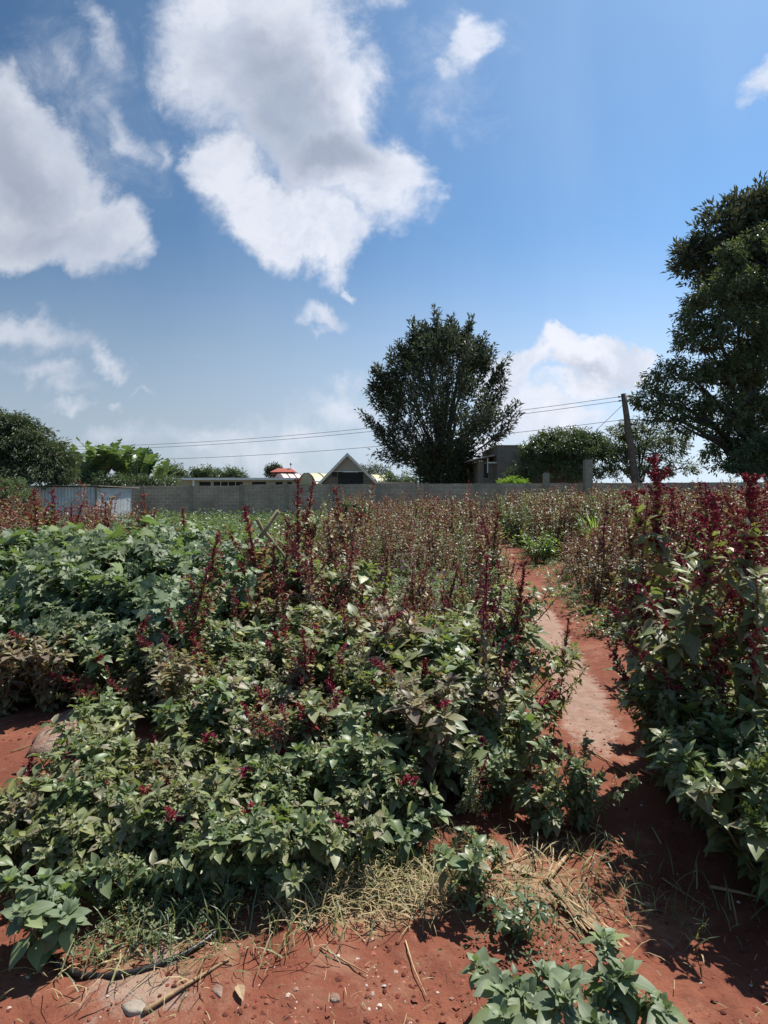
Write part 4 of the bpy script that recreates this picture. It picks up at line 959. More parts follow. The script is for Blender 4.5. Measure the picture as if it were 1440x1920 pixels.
BASEH = {'low': .38, 'tall': 1.25, 'bush': .6, 'big': 1.3, 'bigbush': .6, 'night': 1.2, 'field': 1.25, 'fieldg': 1.22, 'weed': .2, 'fweed': .45, 'pale': .34}
used = set(); pr = np.random.RandomState(77)
def place(kind, x, y, h, label, cat, group=None, name=None, var=None, rz=None, tilt=(0, 0), wide=1.0):
    v = pr.randint(len(PROTO[kind])) if var is None else var
    p = PROTO[kind][v]; s = h / BASEH[kind]
    if (kind, v) not in used:
        used.add((kind, v)); o = p
    else:
        o = p.copy(); COL.objects.link(o)
        for ch in p.children:
            c = ch.copy(); COL.objects.link(c); c.parent = o
    if name: o.name = name
    o.location = (x, y, float(gz(x, y)) - .01)
    o.rotation_euler = (tilt[0] + pr.uniform(-.07, .07), tilt[1] + pr.uniform(-.07, .07), pr.uniform(0, 6.28) if rz is None else rz)
    w = s * wide; o.scale = (w, w, s)
    for k_ in ('group',):
        if k_ in o: del o[k_]
    tag(o, label, cat, group); return o

def idw(pts, x, y, p=3):
    pts = np.array(pts); X0 = (pts[:, 0] - 720) / F * pts[:, 2]; Y0 = pts[:, 2]; Hh = 1.6 - (pts[:, 1] - 934) / F * pts[:, 2]
    w = 1 / (np.hypot(X0 - x, Y0 - y) + .05) ** p; return float((w * Hh).sum() / w.sum())
C_MID = [(200, 1345, 3.3), (300, 1225, 4), (400, 1180, 4.2), (480, 1060, 5), (560, 1040, 5.5), (620, 1060, 5), (650, 1150, 4.5), (750, 1130, 5), (760, 1150, 4.4), (850, 1120, 4.5), (950, 1160, 3.8), (1060, 1300, 3.2), (600, 1290, 3.2),
         (800, 1300, 3), (700, 1440, 2.7), (500, 1440, 2.7), (300, 1460, 2.7), (400, 1380, 2.9), (950, 1330, 3), (150, 1500, 2.7), (850, 1090, 5.5), (420, 1250, 3.6), (1000, 1420, 2.85)]
C_RIGHT = [(1120, 1230, 4.9), (1180, 1100, 5), (1215, 1010, 5), (1300, 960, 4), (1400, 905, 3.2), (1230, 1330, 3.7), (1280, 1470, 2.9), (1330, 1240, 3.0), (1390, 1100, 2.8), (1440, 1480, 2.3), (1500, 1200, 2.4), (1500, 980, 2.6), (1150, 1150, 6), (1180, 1040, 6.5), (1600, 900, 3)]
def jitter_grid(x0, x1, y0, y1, st, rs):
    xs_, ys_ = np.meshgrid(np.arange(x0, x1, st), np.arange(y0, y1, st)); xs_ = xs_ + (np.arange(len(xs_)) % 2)[:, None] * st / 2
    return np.c_[(xs_ + rs.uniform(-.4, .4, xs_.shape) * st).ravel(), (ys_ + rs.uniform(-.4, .4, ys_.shape) * st).ravel()]
def px_of(x, y): return 720 + x / y * F
zr_ = np.random.RandomState(9)
cand = []      # (y, kind, x, h, label, group)
# --- the mass in the foreground
for x, y in jitter_grid(-2.2, 1.6, 2.2, 6.2, .27, zr_):
    pd = float(path_dist(x, y))
    if x > np.interp(y, PATH[:, 1], PATH[:, 0]) - np.interp(y, [3.2, 3.8, 6], [.40, .50, .55]): continue
    left = np.interp(y, [2.4, 2.7, 3.2, 3.9, 4.3, 6.2], [-1.3, -1.42, -1.4, -1.65, -1.5, -1.0])
    if x < left: continue
    front_y = np.interp(x, [-1.5, -1.2, -.7, -.3, .1, .25, .38, .5, .95], [2.42, 2.38, 2.36, 2.44, 2.62, 2.9, 3.15, 2.8, 2.75])
    if y < front_y: continue
    h = idw(C_MID, x, y) * zr_.uniform(.82, 1.12) * (1 + .9 * float(fbm(np.array(x * 1.3 + 4), np.array(y * 1.3), 2, 15)))
    if h > .95 or (h > .55 and zr_.rand() < np.interp(y, [2.8, 3.6, 5], [.15, .4, .7])):
        cand.append((y, 'tall', x, h * zr_.uniform(1.02, 1.30), 'mid'))
    elif h < .5: cand.append((y, 'low', x, max(.26, h * .95), 'mid'))
    else: cand.append((y, 'bush', x, h * .92, 'mid'))
# --- right-hand mass
for y in np.arange(2.1, 6.4, .13):
    x = np.interp(y, [2.1, 2.6, 3.3, 4.3, 5.5, 7.4], [1.55, 1.52, 1.64, 2.18, 2.6, 3.05]) + zr_.uniform(-.04, .2)
    cand.append((y, 'bigbush', x, zr_.uniform(.38, .66) * (1 if y < 3.5 else .7), 'right'))
for x, y in jitter_grid(1.2, 4.6, 2.1, 7.4, .30, zr_):
    edge = np.interp(y, [2.1, 2.6, 3.3, 4.3, 5.5, 7.4], [1.64, 1.60, 1.74, 2.24, 2.6, 3.05])
    if x < edge or px_of(x, y) > (1660 if y > 3.2 else 1530): continue
    h = idw(C_RIGHT, x, y) * zr_.uniform(.85, 1.1)
    h = min(h, np.interp(x - edge, [0, .15, .5], [.5, .9, 1.9]))
    if h < .6: cand.append((y, 'bigbush', x, max(h, .3), 'right'))
    else: cand.append((y, 'big' if y < 4.6 or zr_.rand() < .3 else 'tall', x, h, 'right'))
# --- nightshade bed on the left with leafy amaranth at its foot
ns = []
for x, y in jitter_grid(-7.4, -1.0, 4.75, 8.2, .52, zr_):
    if px_of(x, y) < -130 or x > np.interp(y, [4.7, 6, 8.2], [-1.5, -1.6, -2.0]): continue
    h = np.interp(y, [4.75, 5.2, 6, 8], [.82, 1.08, 1.12, 1.08]) * zr_.uniform(.92, 1.06)
    ns.append((x, y, h))
for x, y in jitter_grid(-4.2, -1.7, 4.25, 4.8, .3, zr_):
    if -160 < px_of(x, y): cand.append((y, 'bush', x, zr_.uniform(.4, .6), 'left'))
for x, y in jitter_grid(-2.1, -1.35, 2.3, 2.6, .24, zr_):
    if 0 < px_of(x, y) + 130: cand.append((y, 'low', x, zr_.uniform(.26, .34), 'corner'))
for (x, y, h) in ((-1.5, 2.6, .38), (-1.36, 2.42, .33), (-1.6, 2.42, .3)): cand.append((y, 'low', x, h * .85, 'corner'))
# --- reddish field behind
def field_h(x, y):
    px = px_of(x, y); h = np.interp(y, [6, 8, 12, 20, 30], [1.12, 1.22, 1.34, 1.42, 1.45])
    if px < 380: h = np.interp(y, [8, 10, 14], [1.5, 1.55, 1.3])
    if 640 < px < 900 and y < 9.6: h *= np.interp(y, [6, 8.8, 9.6], [.36, .38, .8])
    return h * (1 + .55 * float(fbm(np.array(x * .6), np.array(y * .45), 3, 5)))
for x, y in jitter_grid(-14, 4.5, 6.2, 30, .46, zr_):
    px = px_of(x, y); pc = np.interp(y, PATH[:, 1], PATH[:, 0]); 
    if px < -60 or x > pc - np.interp(y, [6, 9, 14], [.5, .5, .75]): continue
    if px < 420 and (y < 8.6 or y > 13): continue
    if 270 < px < 490 and (y > 9 or zr_.rand() < .6): continue
    if 490 < px < 600 and y > 10.5: continue
    if px < 640 and y > 16 and zr_.rand() < .85: continue
    if y < 16.5 and y > 14 and x > 3.0: continue
    if y > 18 and zr_.rand() < .35: continue
    h = field_h(x, y) * zr_.uniform(.85, 1.12)
    if h < .7 or float(fbm(np.array(x * .9 + 3), np.array(y * .6), 2, 91)) < -.17: continue
    cand.append((y, 'tall' if y < 8.5 or (px < 420 and y < 11) else ('fieldg' if zr_.rand() < .3 and px > 420 else 'field'), x, h * zr_.choice([.75, .9, 1, 1.05, 1.2], p=[.15, .25, .3, .2, .1]), 'field'))
# --- beyond the path on the right
for x, y in jitter_grid(2.6, 13, 7.2, 24, .44, zr_):
    px = px_of(x, y); pc = np.interp(y, PATH[:, 1], PATH[:, 0])
    if px > 1480 or x < pc + .75: continue
    if y > 14.6:
        if x < 4.1 or zr_.rand() < .15: continue
        h = np.interp(x, [3.9, 4.6, 7, 10], [1.6, 1.8, 1.9, 1.85]) * zr_.uniform(.86, 1.1); k_ = 'fieldg' if zr_.rand() < .6 else 'field'
    else:
        if y > 12.5 and x < 6: continue
        h = np.interp(px, [1020, 1075, 1150, 1260, 1400], [.5, .95, 1.25, 1.6, 1.75]) * zr_.uniform(.8, 1.15); k_ = 'tall' if y < 9 else 'field'
        if h < .45: continue
    cand.append((y, k_, x, h, 'rightfar' if y > 14 else 'rightmid'))
for (x, y, h) in ((-1.12, 2.4, .27), (-.92, 2.34, .27), (-.7, 2.3, .28), (-.52, 2.34, .28), (-1.0, 2.5, .34), (-.8, 2.5, .36), (-1.28, 2.5, .32), (-1.72, 3.45, .34), (-1.55, 3.1, .36), (-1.5, 2.85, .34)):
    cand.append((y, 'low', x, h, 'mid'))
cand.sort(key=lambda c: c[0] / c[3] ** .5 * (1.25 if c[4] == 'x' else 1))
near, rest = cand[:285], cand[285:]
LOOK = {'low': ['fresh-green', 'sage-green', 'broad-leaved', 'purplish'], 'tall': ['green-leaved', 'purple-leaved', 'larger-leaved', 'purple-leaved slender'], 'bush': ['sage-green', 'purplish', 'broad-leaved', 'small-leaved', 'tiny-leaved', 'fresh-green'],
        'big': ['green', 'dark-green', 'sage-green'], 'bigbush': ['plain', 'green-tasselled'], 'field': ['', 'dense', 'slender', 'bushy'], 'fieldg': ['', 'bushy']}
def where(px, zone):
    if zone in ('right', 'rightfar', 'rightmid', 'corner'): return ''
    return ', ' + ('at the left edge' if px < 120 else 'below the shed' if px < 260 else 'below the wall left end' if px < 400 else 'below the low building' if px < 560 else
                   'below the gabled house' if px < 730 else 'below the big dark tree' if px < 900 else 'beside the path')
FEAT = {
 'mid': ('amaranth plants in the mass left of the path', {
    'low': [(9, 'amaranth along the clump front', 'front-edge plants of the big clump')],
    'bush': [(3.0, 'amaranth low on the front edge of the clump', 'front-edge plants of the big clump'), (4.0, 'leafy amaranth amid the big clump', 'leafy plants inside the big clump'), (9, 'leafy amaranth deep in the big clump', 'leafy plants at the back of the big clump')],
    'tall': [(3.6, 'spiked amaranth rising at the clump front', 'spiked plants at the front of the big clump'), (4.8, 'spiked amaranth amid the big clump', 'spiked plants inside the big clump'), (9, 'spiked amaranth at the clump back', 'spiked plants at the back of the big clump')]}),
 'right': ('', {'bigbush': [(3, 'low dark amaranth at the shaded foot of the right-hand bank', 'leafy plants at the foot of the right bank'), (9, 'low leafy amaranth edging the path on its right', 'leafy plants edging the path')],
    'big': [(3.2, 'tall large-leaved amaranth nearest in the right-hand bank', 'nearest tall plants of the right bank'), (9, 'tall large-leaved amaranth in the right-hand bank beside the path', 'tall large-leaved plants of the right bank')],
    'tall': [(99, 'tall fine-leaved crimson amaranth at the far end of the right-hand bank', 'far tall plants of the right bank')]}),
 'left': ('', {'low': [(99, 'amaranth lowest under the lobed-leaf bushes', 'leafy plants below the lobed-leaf bushes')], 'bush': [(99, 'low amaranth under the lobed-leaf bushes', 'leafy plants below the lobed-leaf bushes')]}),
 'corner': ('', {'low': [(99, 'leafy amaranth at the left edge above the black hose', 'leafy plants in the lower left corner')], 'bush': [(99, 'low leafy amaranth at the left edge above the black hose', 'leafy plants in the lower left corner')]}),
 'field': ('', {'tall': [(8.4, 'spiked amaranth in the red field front rows', 'first rows of the red field'), (99, 'crimson amaranth behind the lobed-leaf bushes', 'crimson plants before the shed')],
    'field': [(99, 'reddish amaranth in the middle field', 'amaranth across the middle field')], 'fieldg': [(99, 'green amaranth in the middle field', 'green amaranth across the middle field')]}),
 'rightmid': ('', {'tall': [(99, 'reddish amaranth just right of the path beyond the big right-hand bank', 'plants right of the path farther on')], 'field': [(99, 'reddish amaranth farther right of the path before the tall green stand', 'farther plants right of the path')]}),
 'rightfar': ('', {'field': [(99, 'tall red-topped amaranth in the dense stand where the path ends', 'red-topped plants where the path ends')], 'fieldg': [(99, 'tall green amaranth in the dense stand where the path ends', 'green plants where the path ends')]}),
}
SEEN = {}
for (y, kind, x, h, zone) in near:
    for (lim, lab, grp) in FEAT[zone][1][kind]:
        if y <= lim: break
    var = pr.randint(len(PROTO[kind]))
    look = LOOK[kind][var]; wh = where(px_of(x, y), zone)
    TL = 1.0 if kind in ('low', 'bush', 'bigbush') else 2.2 if pr.rand() < .35 else 1.0
    base_lab = f"{look} {lab}{wh}".strip(); h_prev = SEEN.setdefault(base_lab, [])
    h_prev.append(place(kind, x, y, h, base_lab, 'amaranth plant', grp, var=var, tilt=(pr.uniform(-.1, .1) * TL, pr.uniform(-.12, .12) * TL), wide=1.08 if kind in ('bush', 'bigbush') else 1.0))
ORD_ = ['first', 'second', 'third', 'fourth', 'fifth', 'sixth', 'seventh', 'eighth', 'ninth', 'tenth', 'eleventh', 'twelfth', 'thirteenth', 'fourteenth', 'fifteenth', 'sixteenth']
for lab_, obs_ in SEEN.items():
    n_ = len(obs_)
    if 2 <= n_ <= 16:
        obs_.sort(key=lambda o: px_of(o.location[0], o.location[1]))
        names_ = {2: ['left one', 'right one'], 3: ['left one', 'middle one', 'right one']}.get(n_, [ORD_[j_] + ' from left' for j_ in range(n_)])
        for o_, w_ in zip(obs_, names_):
            if len(lab_.split()) + len(w_.split()) <= 16: o_['label'] = lab_ + ', ' + w_
# the countless rest of the field, one object
def mesh_arrays(ob):
    me = ob.data; n = len(me.vertices); V = np.empty(n * 3); me.vertices.foreach_get('co', V); V = V.reshape(-1, 3)
    me.calc_loop_triangles(); T = np.empty(len(me.loop_triangles) * 3, np.int32); me.loop_triangles.foreach_get('vertices', T)
    return V, T.reshape(-1, 3)
CACHE = {}
for kd in ('field', 'fieldg'):
    for v, p in enumerate(PROTO[kd]): CACHE[(kd, v)] = [(mesh_arrays(c), c.name.split('.')[0]) for c in p.children]
SL = {'stem': 0, 'foliage': 1, 'flower_spike': 3}
A = Acc()
for (y, kind, x, h, zone) in rest:
    kd = 'fieldg' if kind == 'fieldg' else 'field'; v = pr.randint(len(PROTO[kd])); s = h / 1.25; a = pr.uniform(0, 6.28)
    M = np.array([[math.cos(a), -math.sin(a), 0], [math.sin(a), math.cos(a), 0], [0, 0, 1]]) * s
    for ((V, T), nm) in CACHE[(kd, v)]:
        A.add(V @ M.T + (x, y, float(gz(x, y))), None, T, mat=(2 if (nm == 'foliage' and kd == 'fieldg') else SL[nm]))
if rest:
    o = A.build('amaranth_field', [M_STEMR, M_AMAD, M_GRN, M_SPK2])
    tag(o, 'mass of distant red and green amaranth stretching back to the wall', 'amaranth field', kind='stuff')
print('cand', len(cand), 'rest', len(rest), 'night', len(ns))
ORD = ['first', 'second', 'third', 'fourth', 'fifth', 'sixth', 'seventh', 'eighth', 'ninth', 'tenth', 'eleventh', 'twelfth']
ROWS = {}
for (x, y, h) in ns: ROWS.setdefault(0 if y < 5.15 else 1 if y < 5.65 else 2 if y < 6.2 else 3 if y < 6.75 else 4 if y < 7.3 else 5, []).append((x, y, h))
RN = ['the front row', 'the second row', 'the third row', 'the fourth row', 'the fifth row', 'the back row']
for r_ in sorted(ROWS):
    for k_, (x, y, h) in enumerate(sorted(ROWS[r_], key=lambda t: px_of(t[0], t[1]))):
        place('night', x, y, h, f"lobed-leaf grey green bush, {ORD[min(k_, 11)]} from the left in {RN[r_]} of its bed", 'nightshade bush', 'lobed-leaf bushes of the left bed')

# --- plants one can single out
def hero(px, py, d, kind, var, lab, rz=None, tilt=(0, 0), wide=1.0, dx=0.0, name=None, cat='amaranth plant'):
    p = at(px, py, d); o = place(kind, p[0] + dx, d, p[2], lab, cat, None, name, var, rz, tilt, wide)
    st = [c for c in o.children if c.name.startswith('stem')][0].data       # bring the tip of the main stem to that spot
    V = np.empty(len(st.vertices) * 3); st.vertices.foreach_get('co', V); V = V.reshape(-1, 3); tip = Vector(V[V[:, 2].argmax()])
    w = (o.rotation_euler.to_matrix() @ Vector((tip.x * o.scale.x, tip.y * o.scale.y, tip.z * o.scale.z)))
    o.location.x -= w.x
    if abs(w.y) < .5: o.location.y -= w.y * .5
    return o
hero(1252, 838, 3.35, 'big', 2, 'tallest amaranth, its crimson plume standing against the sky at the right')
hero(1300, 905, 2.95, 'big', 0, 'tall amaranth with bright backlit leaves just right of the tallest plume')
hero(1425, 890, 2.9, 'big', 2, 'amaranth with drooping reddish plume at the right edge of the photo')
hero(912, 1055, 3.2, 'tall', 1, 'single straight crimson stem standing up at the right end of the big clump', wide=.7)
hero(985, 1045, 3.7, 'tall', 0, 'crimson amaranth leaning right over the path beside the straight single stem', tilt=(0, .16))
hero(1075, 1130, 3.9, 'tall', 2, 'thin red amaranth arching over the pale part of the path', tilt=(0, .3), wide=.8)
hero(558, 912, 6.3, 'tall', 1, 'tall thin crimson spike reaching up before the wall, left one of two', wide=.8)
hero(588, 900, 6.6, 'tall', 0, 'tall thin crimson spike reaching up before the wall, right one of two', wide=.8)
hero(628, 915, 6.4, 'tall', 3, 'crimson spike leaning right of the two tall thin spikes', tilt=(0, .14))
hero(405, 985, 4.6, 'tall', 2, 'dark crimson amaranth with nodding plume at the right end of the lobed-leaf bed', tilt=(0, .12))
hero(455, 955, 5.2, 'tall', 1, 'crimson amaranth bent over to the left of the crossed stakes', tilt=(0, .2))
hero(385, 1055, 4.2, 'tall', 0, 'crimson spike standing clear left of the big clump')
hero(515, 1025, 5.6, 'tall', 3, 'crimson amaranth directly under the crossed stakes')
hero(270, 928, 8.2, 'tall', 3, 'pale green and crimson amaranth before the right corner of the shed')
hero(345, 958, 8.6, 'tall', 1, 'crimson amaranth tuft alone right of the shed before the wall')
hero(88, 912, 8.8, 'tall', 0, 'tallest crimson spike before the left part of the shed', wide=1.1)
hero(68, 925, 8.6, 'tall', 1, 'crimson plume just left of the tallest one before the shed', wide=1.1)
hero(200, 958, 8.9, 'tall', 2, 'crimson plume before the pale side panel of the shed')
hero(130, 955, 8.7, 'tall', 1, 'crimson plume before the middle of the shed front')
place('tall', -1.45, 4.05, 1.0, 'crimson amaranth fallen over to the left above the pale slab', 'amaranth plant', var=0, tilt=(.1, -1.05), rz=0)
place('tall', -1.05, 3.9, .95, 'second fallen crimson amaranth, lying behind the pale slab', 'amaranth plant', var=1, tilt=(-.1, -.9), rz=0)
place('tall', -.3, 3.3, .8, 'crimson amaranth lodged over in the middle of the big clump', 'amaranth plant', var=3, tilt=(.5, -.5), rz=0)
place('tall', .35, 2.85, .5, 'short fallen crimson spike by the dry stalks at the clump foot', 'amaranth plant', var=0, tilt=(.7, .5), rz=0, wide=.8)
hero(985, 1068, 3.35, 'bush', 0, 'leafy amaranth at the right corner of the big clump beside the path', wide=.9) if False else None
place('pale', -1.19, 2.0, .25, 'pale broad-leaved weed at the lower left corner over the end of the hose', 'weed', name='broad_leaved_weed', var=0)
place('pale', .38, 1.62, .23, 'large pale-leaved weed at the bottom edge, left one of two', 'weed', name='broad_leaved_weed', var=0, tilt=(.1, 0))
place('pale', .70, 1.64, .23, 'large pale-leaved weed at the bottom edge, right one of two', 'weed', name='broad_leaved_weed', var=0, tilt=(.1, .15))
place('pale', .33, 2.2, .22, 'green leafy weed standing right of the straw patch', 'weed', name='broad_leaved_weed', var=1)
place('weed', .47, 2.05, .2, 'smaller green weed in front of the one right of the straw patch', 'weed', name='broad_leaved_weed', var=2)
place('low', -.15, 2.5, .3, 'leafy green amaranth leaning over the back of the straw patch', 'amaranth plant', var=1)
place('low', -.36, 2.36, .3, 'leafy green amaranth at the left rear corner of the straw patch', 'amaranth plant', var=2)
place('pale', -.42, 2.3, .28, 'green rosette-leaved weed at the left end of the straw patch', 'weed', name='broad_leaved_weed', var=1)
place('pale', .13, 2.52, .19, 'pale round-leaved weed behind the straw patch', 'weed', name='broad_leaved_weed', var=0)
place('bush', .95, 2.78, .4, 'light green leafy amaranth at the foot of the clump beside the path bend', 'amaranth plant', var=3, wide=.8)
hero(1005, 985, 13.6, 'fieldg', 0, 'small dark leafy amaranth standing before the dense stand near the path end')
for k, (px, py, d, s_) in enumerate(((1000, 975, 14.2, 1.0), (1022, 990, 14.0, .8))):
    p = at(px, py, d); rs_ = np.random.RandomState(60 + k); e = empty('bright_green_plant', (p[0], d, 0)); S, FO = Acc(), Acc()
    for j in range(14):
        az = j * 2.4; Q = curve((0, 0, 0), (math.cos(az) * .5, math.sin(az) * .5, 1), p[2] * rs_.uniform(.7, 1.05), 7, (0, 0, -.3), rs_, .08); S.tube(Q, np.linspace(.012, .004, 7), 4)
        axis_leaves(FO, Q, 18, .2, rs_, .3, LEAFN, wr=.3)
    S.build('stem', M_STEMG, e); FO.build('foliage', M_BRI, e)
    tag(e, 'bright yellow-green leafy plant at the end of the path, ' + ('the taller one' if k == 0 else 'the smaller one beside it'), 'plant')
# shrub with pale leaves out in the field and tall grass clumps
pads = [(662, 962, 26, 16, 0), (645, 958, 14, 12, 0), (680, 968, 16, 14, 0), (665, 948, 14, 8, 0)]
pad_tree('small_shrub', 'small dark shrub with pale shiny leaves standing before the wall', 13, 662, pads, M_SHR, 2200, .06, .028, rs=rs, trunk_r=.03, cat='shrub', split=.9)
def grass_clump(px, py, d, n, lab, mat, w=.02):
    p = at(px, py, d); e = empty('tall_grass_clump', (p[0], d, 0)); A = Acc(); rs_ = np.random.RandomState(int(px))
    a = rs_.uniform(0, 6.28, n); D = np.c_[np.cos(a) * .45, np.sin(a) * .45, np.ones(n)]
    A.leaves(np.c_[rs_.randn(n, 2) * .06, np.zeros(n)], D, -np.c_[np.cos(a), np.sin(a), -np.ones(n) * .3], p[2] * rs_.uniform(.5, 1.05, n), w, BLADE)
    A.build('blades', mat, e); tag(e, lab, 'grass')
grass_clump(1115, 950, 13.5, 60, 'tall bright green grass clump in the stand right of the path end', M_BRI, .04)
grass_clump(1135, 985, 12.6, 40, 'arching grey green grass clump low beside the bright one', M_GRASS, .05)
# low flowering weeds and path-side weeds
k = 0
for x, y in jitter_grid(-.8, 1.5, 6.0, 9.4, .4, zr_):
    if 680 < px_of(x, y) < 900 + k * 0 and x < np.interp(y, PATH[:, 1], PATH[:, 0]) - .45:
        place('fweed', x, y, zr_.uniform(.38, .55), 'low pale green weed in the patch between the clump and the red field', 'weed', 'low weeds in the middle patch', name='low_weed')
for x, y in jitter_grid(.5, 5, 4.2, 15, .42, zr_):
    pd = float(path_dist(x, y))
    if (.36 if y < 8 else .2) < pd < .95 and zr_.rand() < .75:
        place('weed' if y < 8 else 'fweed', x, y, zr_.uniform(.12, .28), 'small green weed on the edge of the path', 'weed', 'small weeds along the path', name='low_weed')
for x, y in ((-1.0, 2.12), (-.92, 2.2), (-.8, 2.15), (-.72, 2.28), (-1.08, 2.25), (-.88, 2.05), (-.62, 2.2), (-.97, 1.98), (-.8, 2.02)):
    place('weed', x, y, zr_.uniform(.1, .17), 'tiny-leaved creeping weed between the leafy clump and the hose', 'weed', 'creeping weeds above the hose', name='low_weed', var=1)

# --- stuff on the ground
def scatter(n, fx, rs_):
    return fx(rs_, n)
sr = np.random.RandomState(31)
def blades(name, lab, xy, n, Lr, W, mat, flat, cat):
    A = Acc(); m_ = len(xy); a = sr.uniform(0, 6.28, m_); el = sr.uniform(*flat, m_)
    D = np.c_[np.cos(a), np.sin(a), np.tan(el)]
    P = np.c_[xy, gz(xy[:, 0], xy[:, 1]) + .004 + sr.uniform(0, .03, m_)]
    A.leaves(P, D, np.c_[-np.cos(a) * .4, -np.sin(a) * .4, np.ones(m_)] + sr.randn(m_, 3) * .2, sr.uniform(*Lr, m_), W * sr.uniform(.5, 1.6, m_), BLADE)
    o = A.build(name, mat); tag(o, lab, cat, kind='stuff')
def gauss(cx, cy, sx, sy, n): return np.c_[cx + sr.randn(n) * sx, cy + sr.randn(n) * sy]
blades('dry_grass', 'tangle of straw-coloured dry grass in front of the big clump', np.vstack([gauss(-.04, 2.28, .18, .085, 950), gauss(.2, 2.3, .2, .1, 300), gauss(-.3, 2.2, .12, .1, 170), gauss(-.85, 1.9, .22, .08, 70), gauss(.75, 2.4, .2, .2, 150)]), 0, (.03, .15), .0042, M_STRAW, (.0, .6), 'dry grass')
blades('green_grass', 'thin green grass blades scattered on the red soil', np.vstack([gauss(.95, 2.35, .2, .15, 110), gauss(-.15, 2.42, .3, .08, 700), gauss(-.6, 2.05, .25, .08, 130), gauss(1.1, 2.15, .25, .05, 60), gauss(-.8, 1.95, .2, .1, 80)]), 0, (.06, .17), .004, M_GRASS, (.1, 1.3), 'grass')
def near_xy(n):
    y = 1.6 + sr.uniform(0, 1, n) ** 1.5 * 5.5; return np.c_[sr.uniform(-.75, .75, n) * y, y]
blades('straw_litter', 'bits of straw and dry stalk strewn over the soil', near_xy(900), 0, (.008, .05), .0022, M_STRAW, (-.05, .1), 'straw')
fx = np.c_[sr.uniform(-14, 6, 9000), sr.uniform(9, 33, 9000)]
fx = fx[(path_dist(fx[:, 0], fx[:, 1]) > .55)]
A = Acc(); m_ = len(fx); a = sr.uniform(0, 6.28, m_)
def dots(name, lab, xy, L, mat, cat, flat=.7):
    A = Acc(); m_ = len(xy); Ls = L[0] * (L[1] / L[0]) ** (sr.uniform(0, 1, m_) ** 2.2)
    oct_ = (np.array([(-.5, 0, 0), (0, -.5, .05), (.5, 0, .02), (.05, .5, 0), (0, 0, .38 * flat), (-.28, -.3, .2 * flat), (.3, -.25, .22 * flat), (.25, .32, .2 * flat), (-.3, .25, .24 * flat), (0, 0, -.2)], float), np.zeros((0, 4), int),
            np.array([(0, 1, 5), (1, 6, 5), (1, 2, 6), (2, 7, 6), (2, 3, 7), (3, 8, 7), (3, 0, 8), (0, 5, 8), (5, 6, 4), (6, 7, 4), (7, 8, 4), (8, 5, 4)], int), np.zeros((10, 2)))
    A.leaves(np.c_[xy, gz(xy[:, 0], xy[:, 1]) + Ls * .04], np.c_[sr.randn(m_, 2), sr.randn(m_) * .15], sr.randn(m_, 3) * .25 + (0, 0, 1), Ls, Ls * sr.uniform(.6, 1.1, m_), oct_)
    o = A.build(name, mat); tag(o, lab, cat, kind='stuff')
dots('pebbles', 'small pale pebbles scattered over the red soil', np.vstack([near_xy(1500), gauss(-.3, 1.85, .4, .12, 420), gauss(-1.8, 2.8, .3, .2, 120), gauss(.75, 2.35, .2, .2, 120)]), (.003, .022), M_PEB, 'pebbles')
dots('soil_clods', 'crumbs and clods of red soil', near_xy(9000), (.004, .03), M_CLOD, 'soil')
# rough green ground cover far back before the wall
def cover(name, lab, xy, h, mat, L, cat):
    A = Acc(); m_ = len(xy); z = gz(xy[:, 0], xy[:, 1]); hh = sr.uniform(0, 1, m_) * h * (1 + .9 * fbm(xy[:, 0] * .7, xy[:, 1] * .7, 3, 41) * 2)
    A.leaves(np.c_[xy, z + np.maximum(hh, .01)], sr.randn(m_, 3) * (1, 1, .5) + (0, 0, .2), sr.randn(m_, 3) * .5 + (0, 0, 1), sr.uniform(.5, 1.3, m_) * L, L * .45, DIAM)
    o = A.build(name, mat); tag(o, lab, cat, kind='stuff')
n_ = 42000; y_ = sr.uniform(15, 34.5, n_); xy = np.c_[y_ * sr.uniform(-.72, .6, n_), y_]
xy = xy[(path_dist(xy[:, 0], xy[:, 1]) > .6) & (xy[:, 1] < 34 - .1 * np.clip(xy[:, 0] + 8, 0, 50))]
cover('wall_foot_weeds', 'light green weeds covering the ground in front of the wall', xy, .75, M_WALLV, .16, 'weeds')
n_ = 16000; y_ = sr.uniform(6.5, 16, n_); xy = np.c_[y_ * sr.uniform(-.3, .75, n_), y_]; pdx = path_dist(xy[:, 0], xy[:, 1])
xy = xy[(pdx > np.interp(xy[:, 1], [6, 9, 14], [.42, .30, .2]) + .5 * fbm(xy[:, 0] * 2, xy[:, 1] * 2, 2, 8))]
cover('path_side_cover', 'low creeping greenery between the plants beside the path', xy, .16, M_WALLV, .07, 'ground cover')
xy = np.vstack([gauss(-.85, 2.15, .16, .09, 1300), gauss(.55, 2.05, .12, .12, 500), gauss(-1.75, 2.35, .2, .2, 300)])
cover('creeping_weeds', 'mat of tiny yellow-green leaves on the soil above the hose', xy, .07, M_WALLV, .018, 'ground cover')

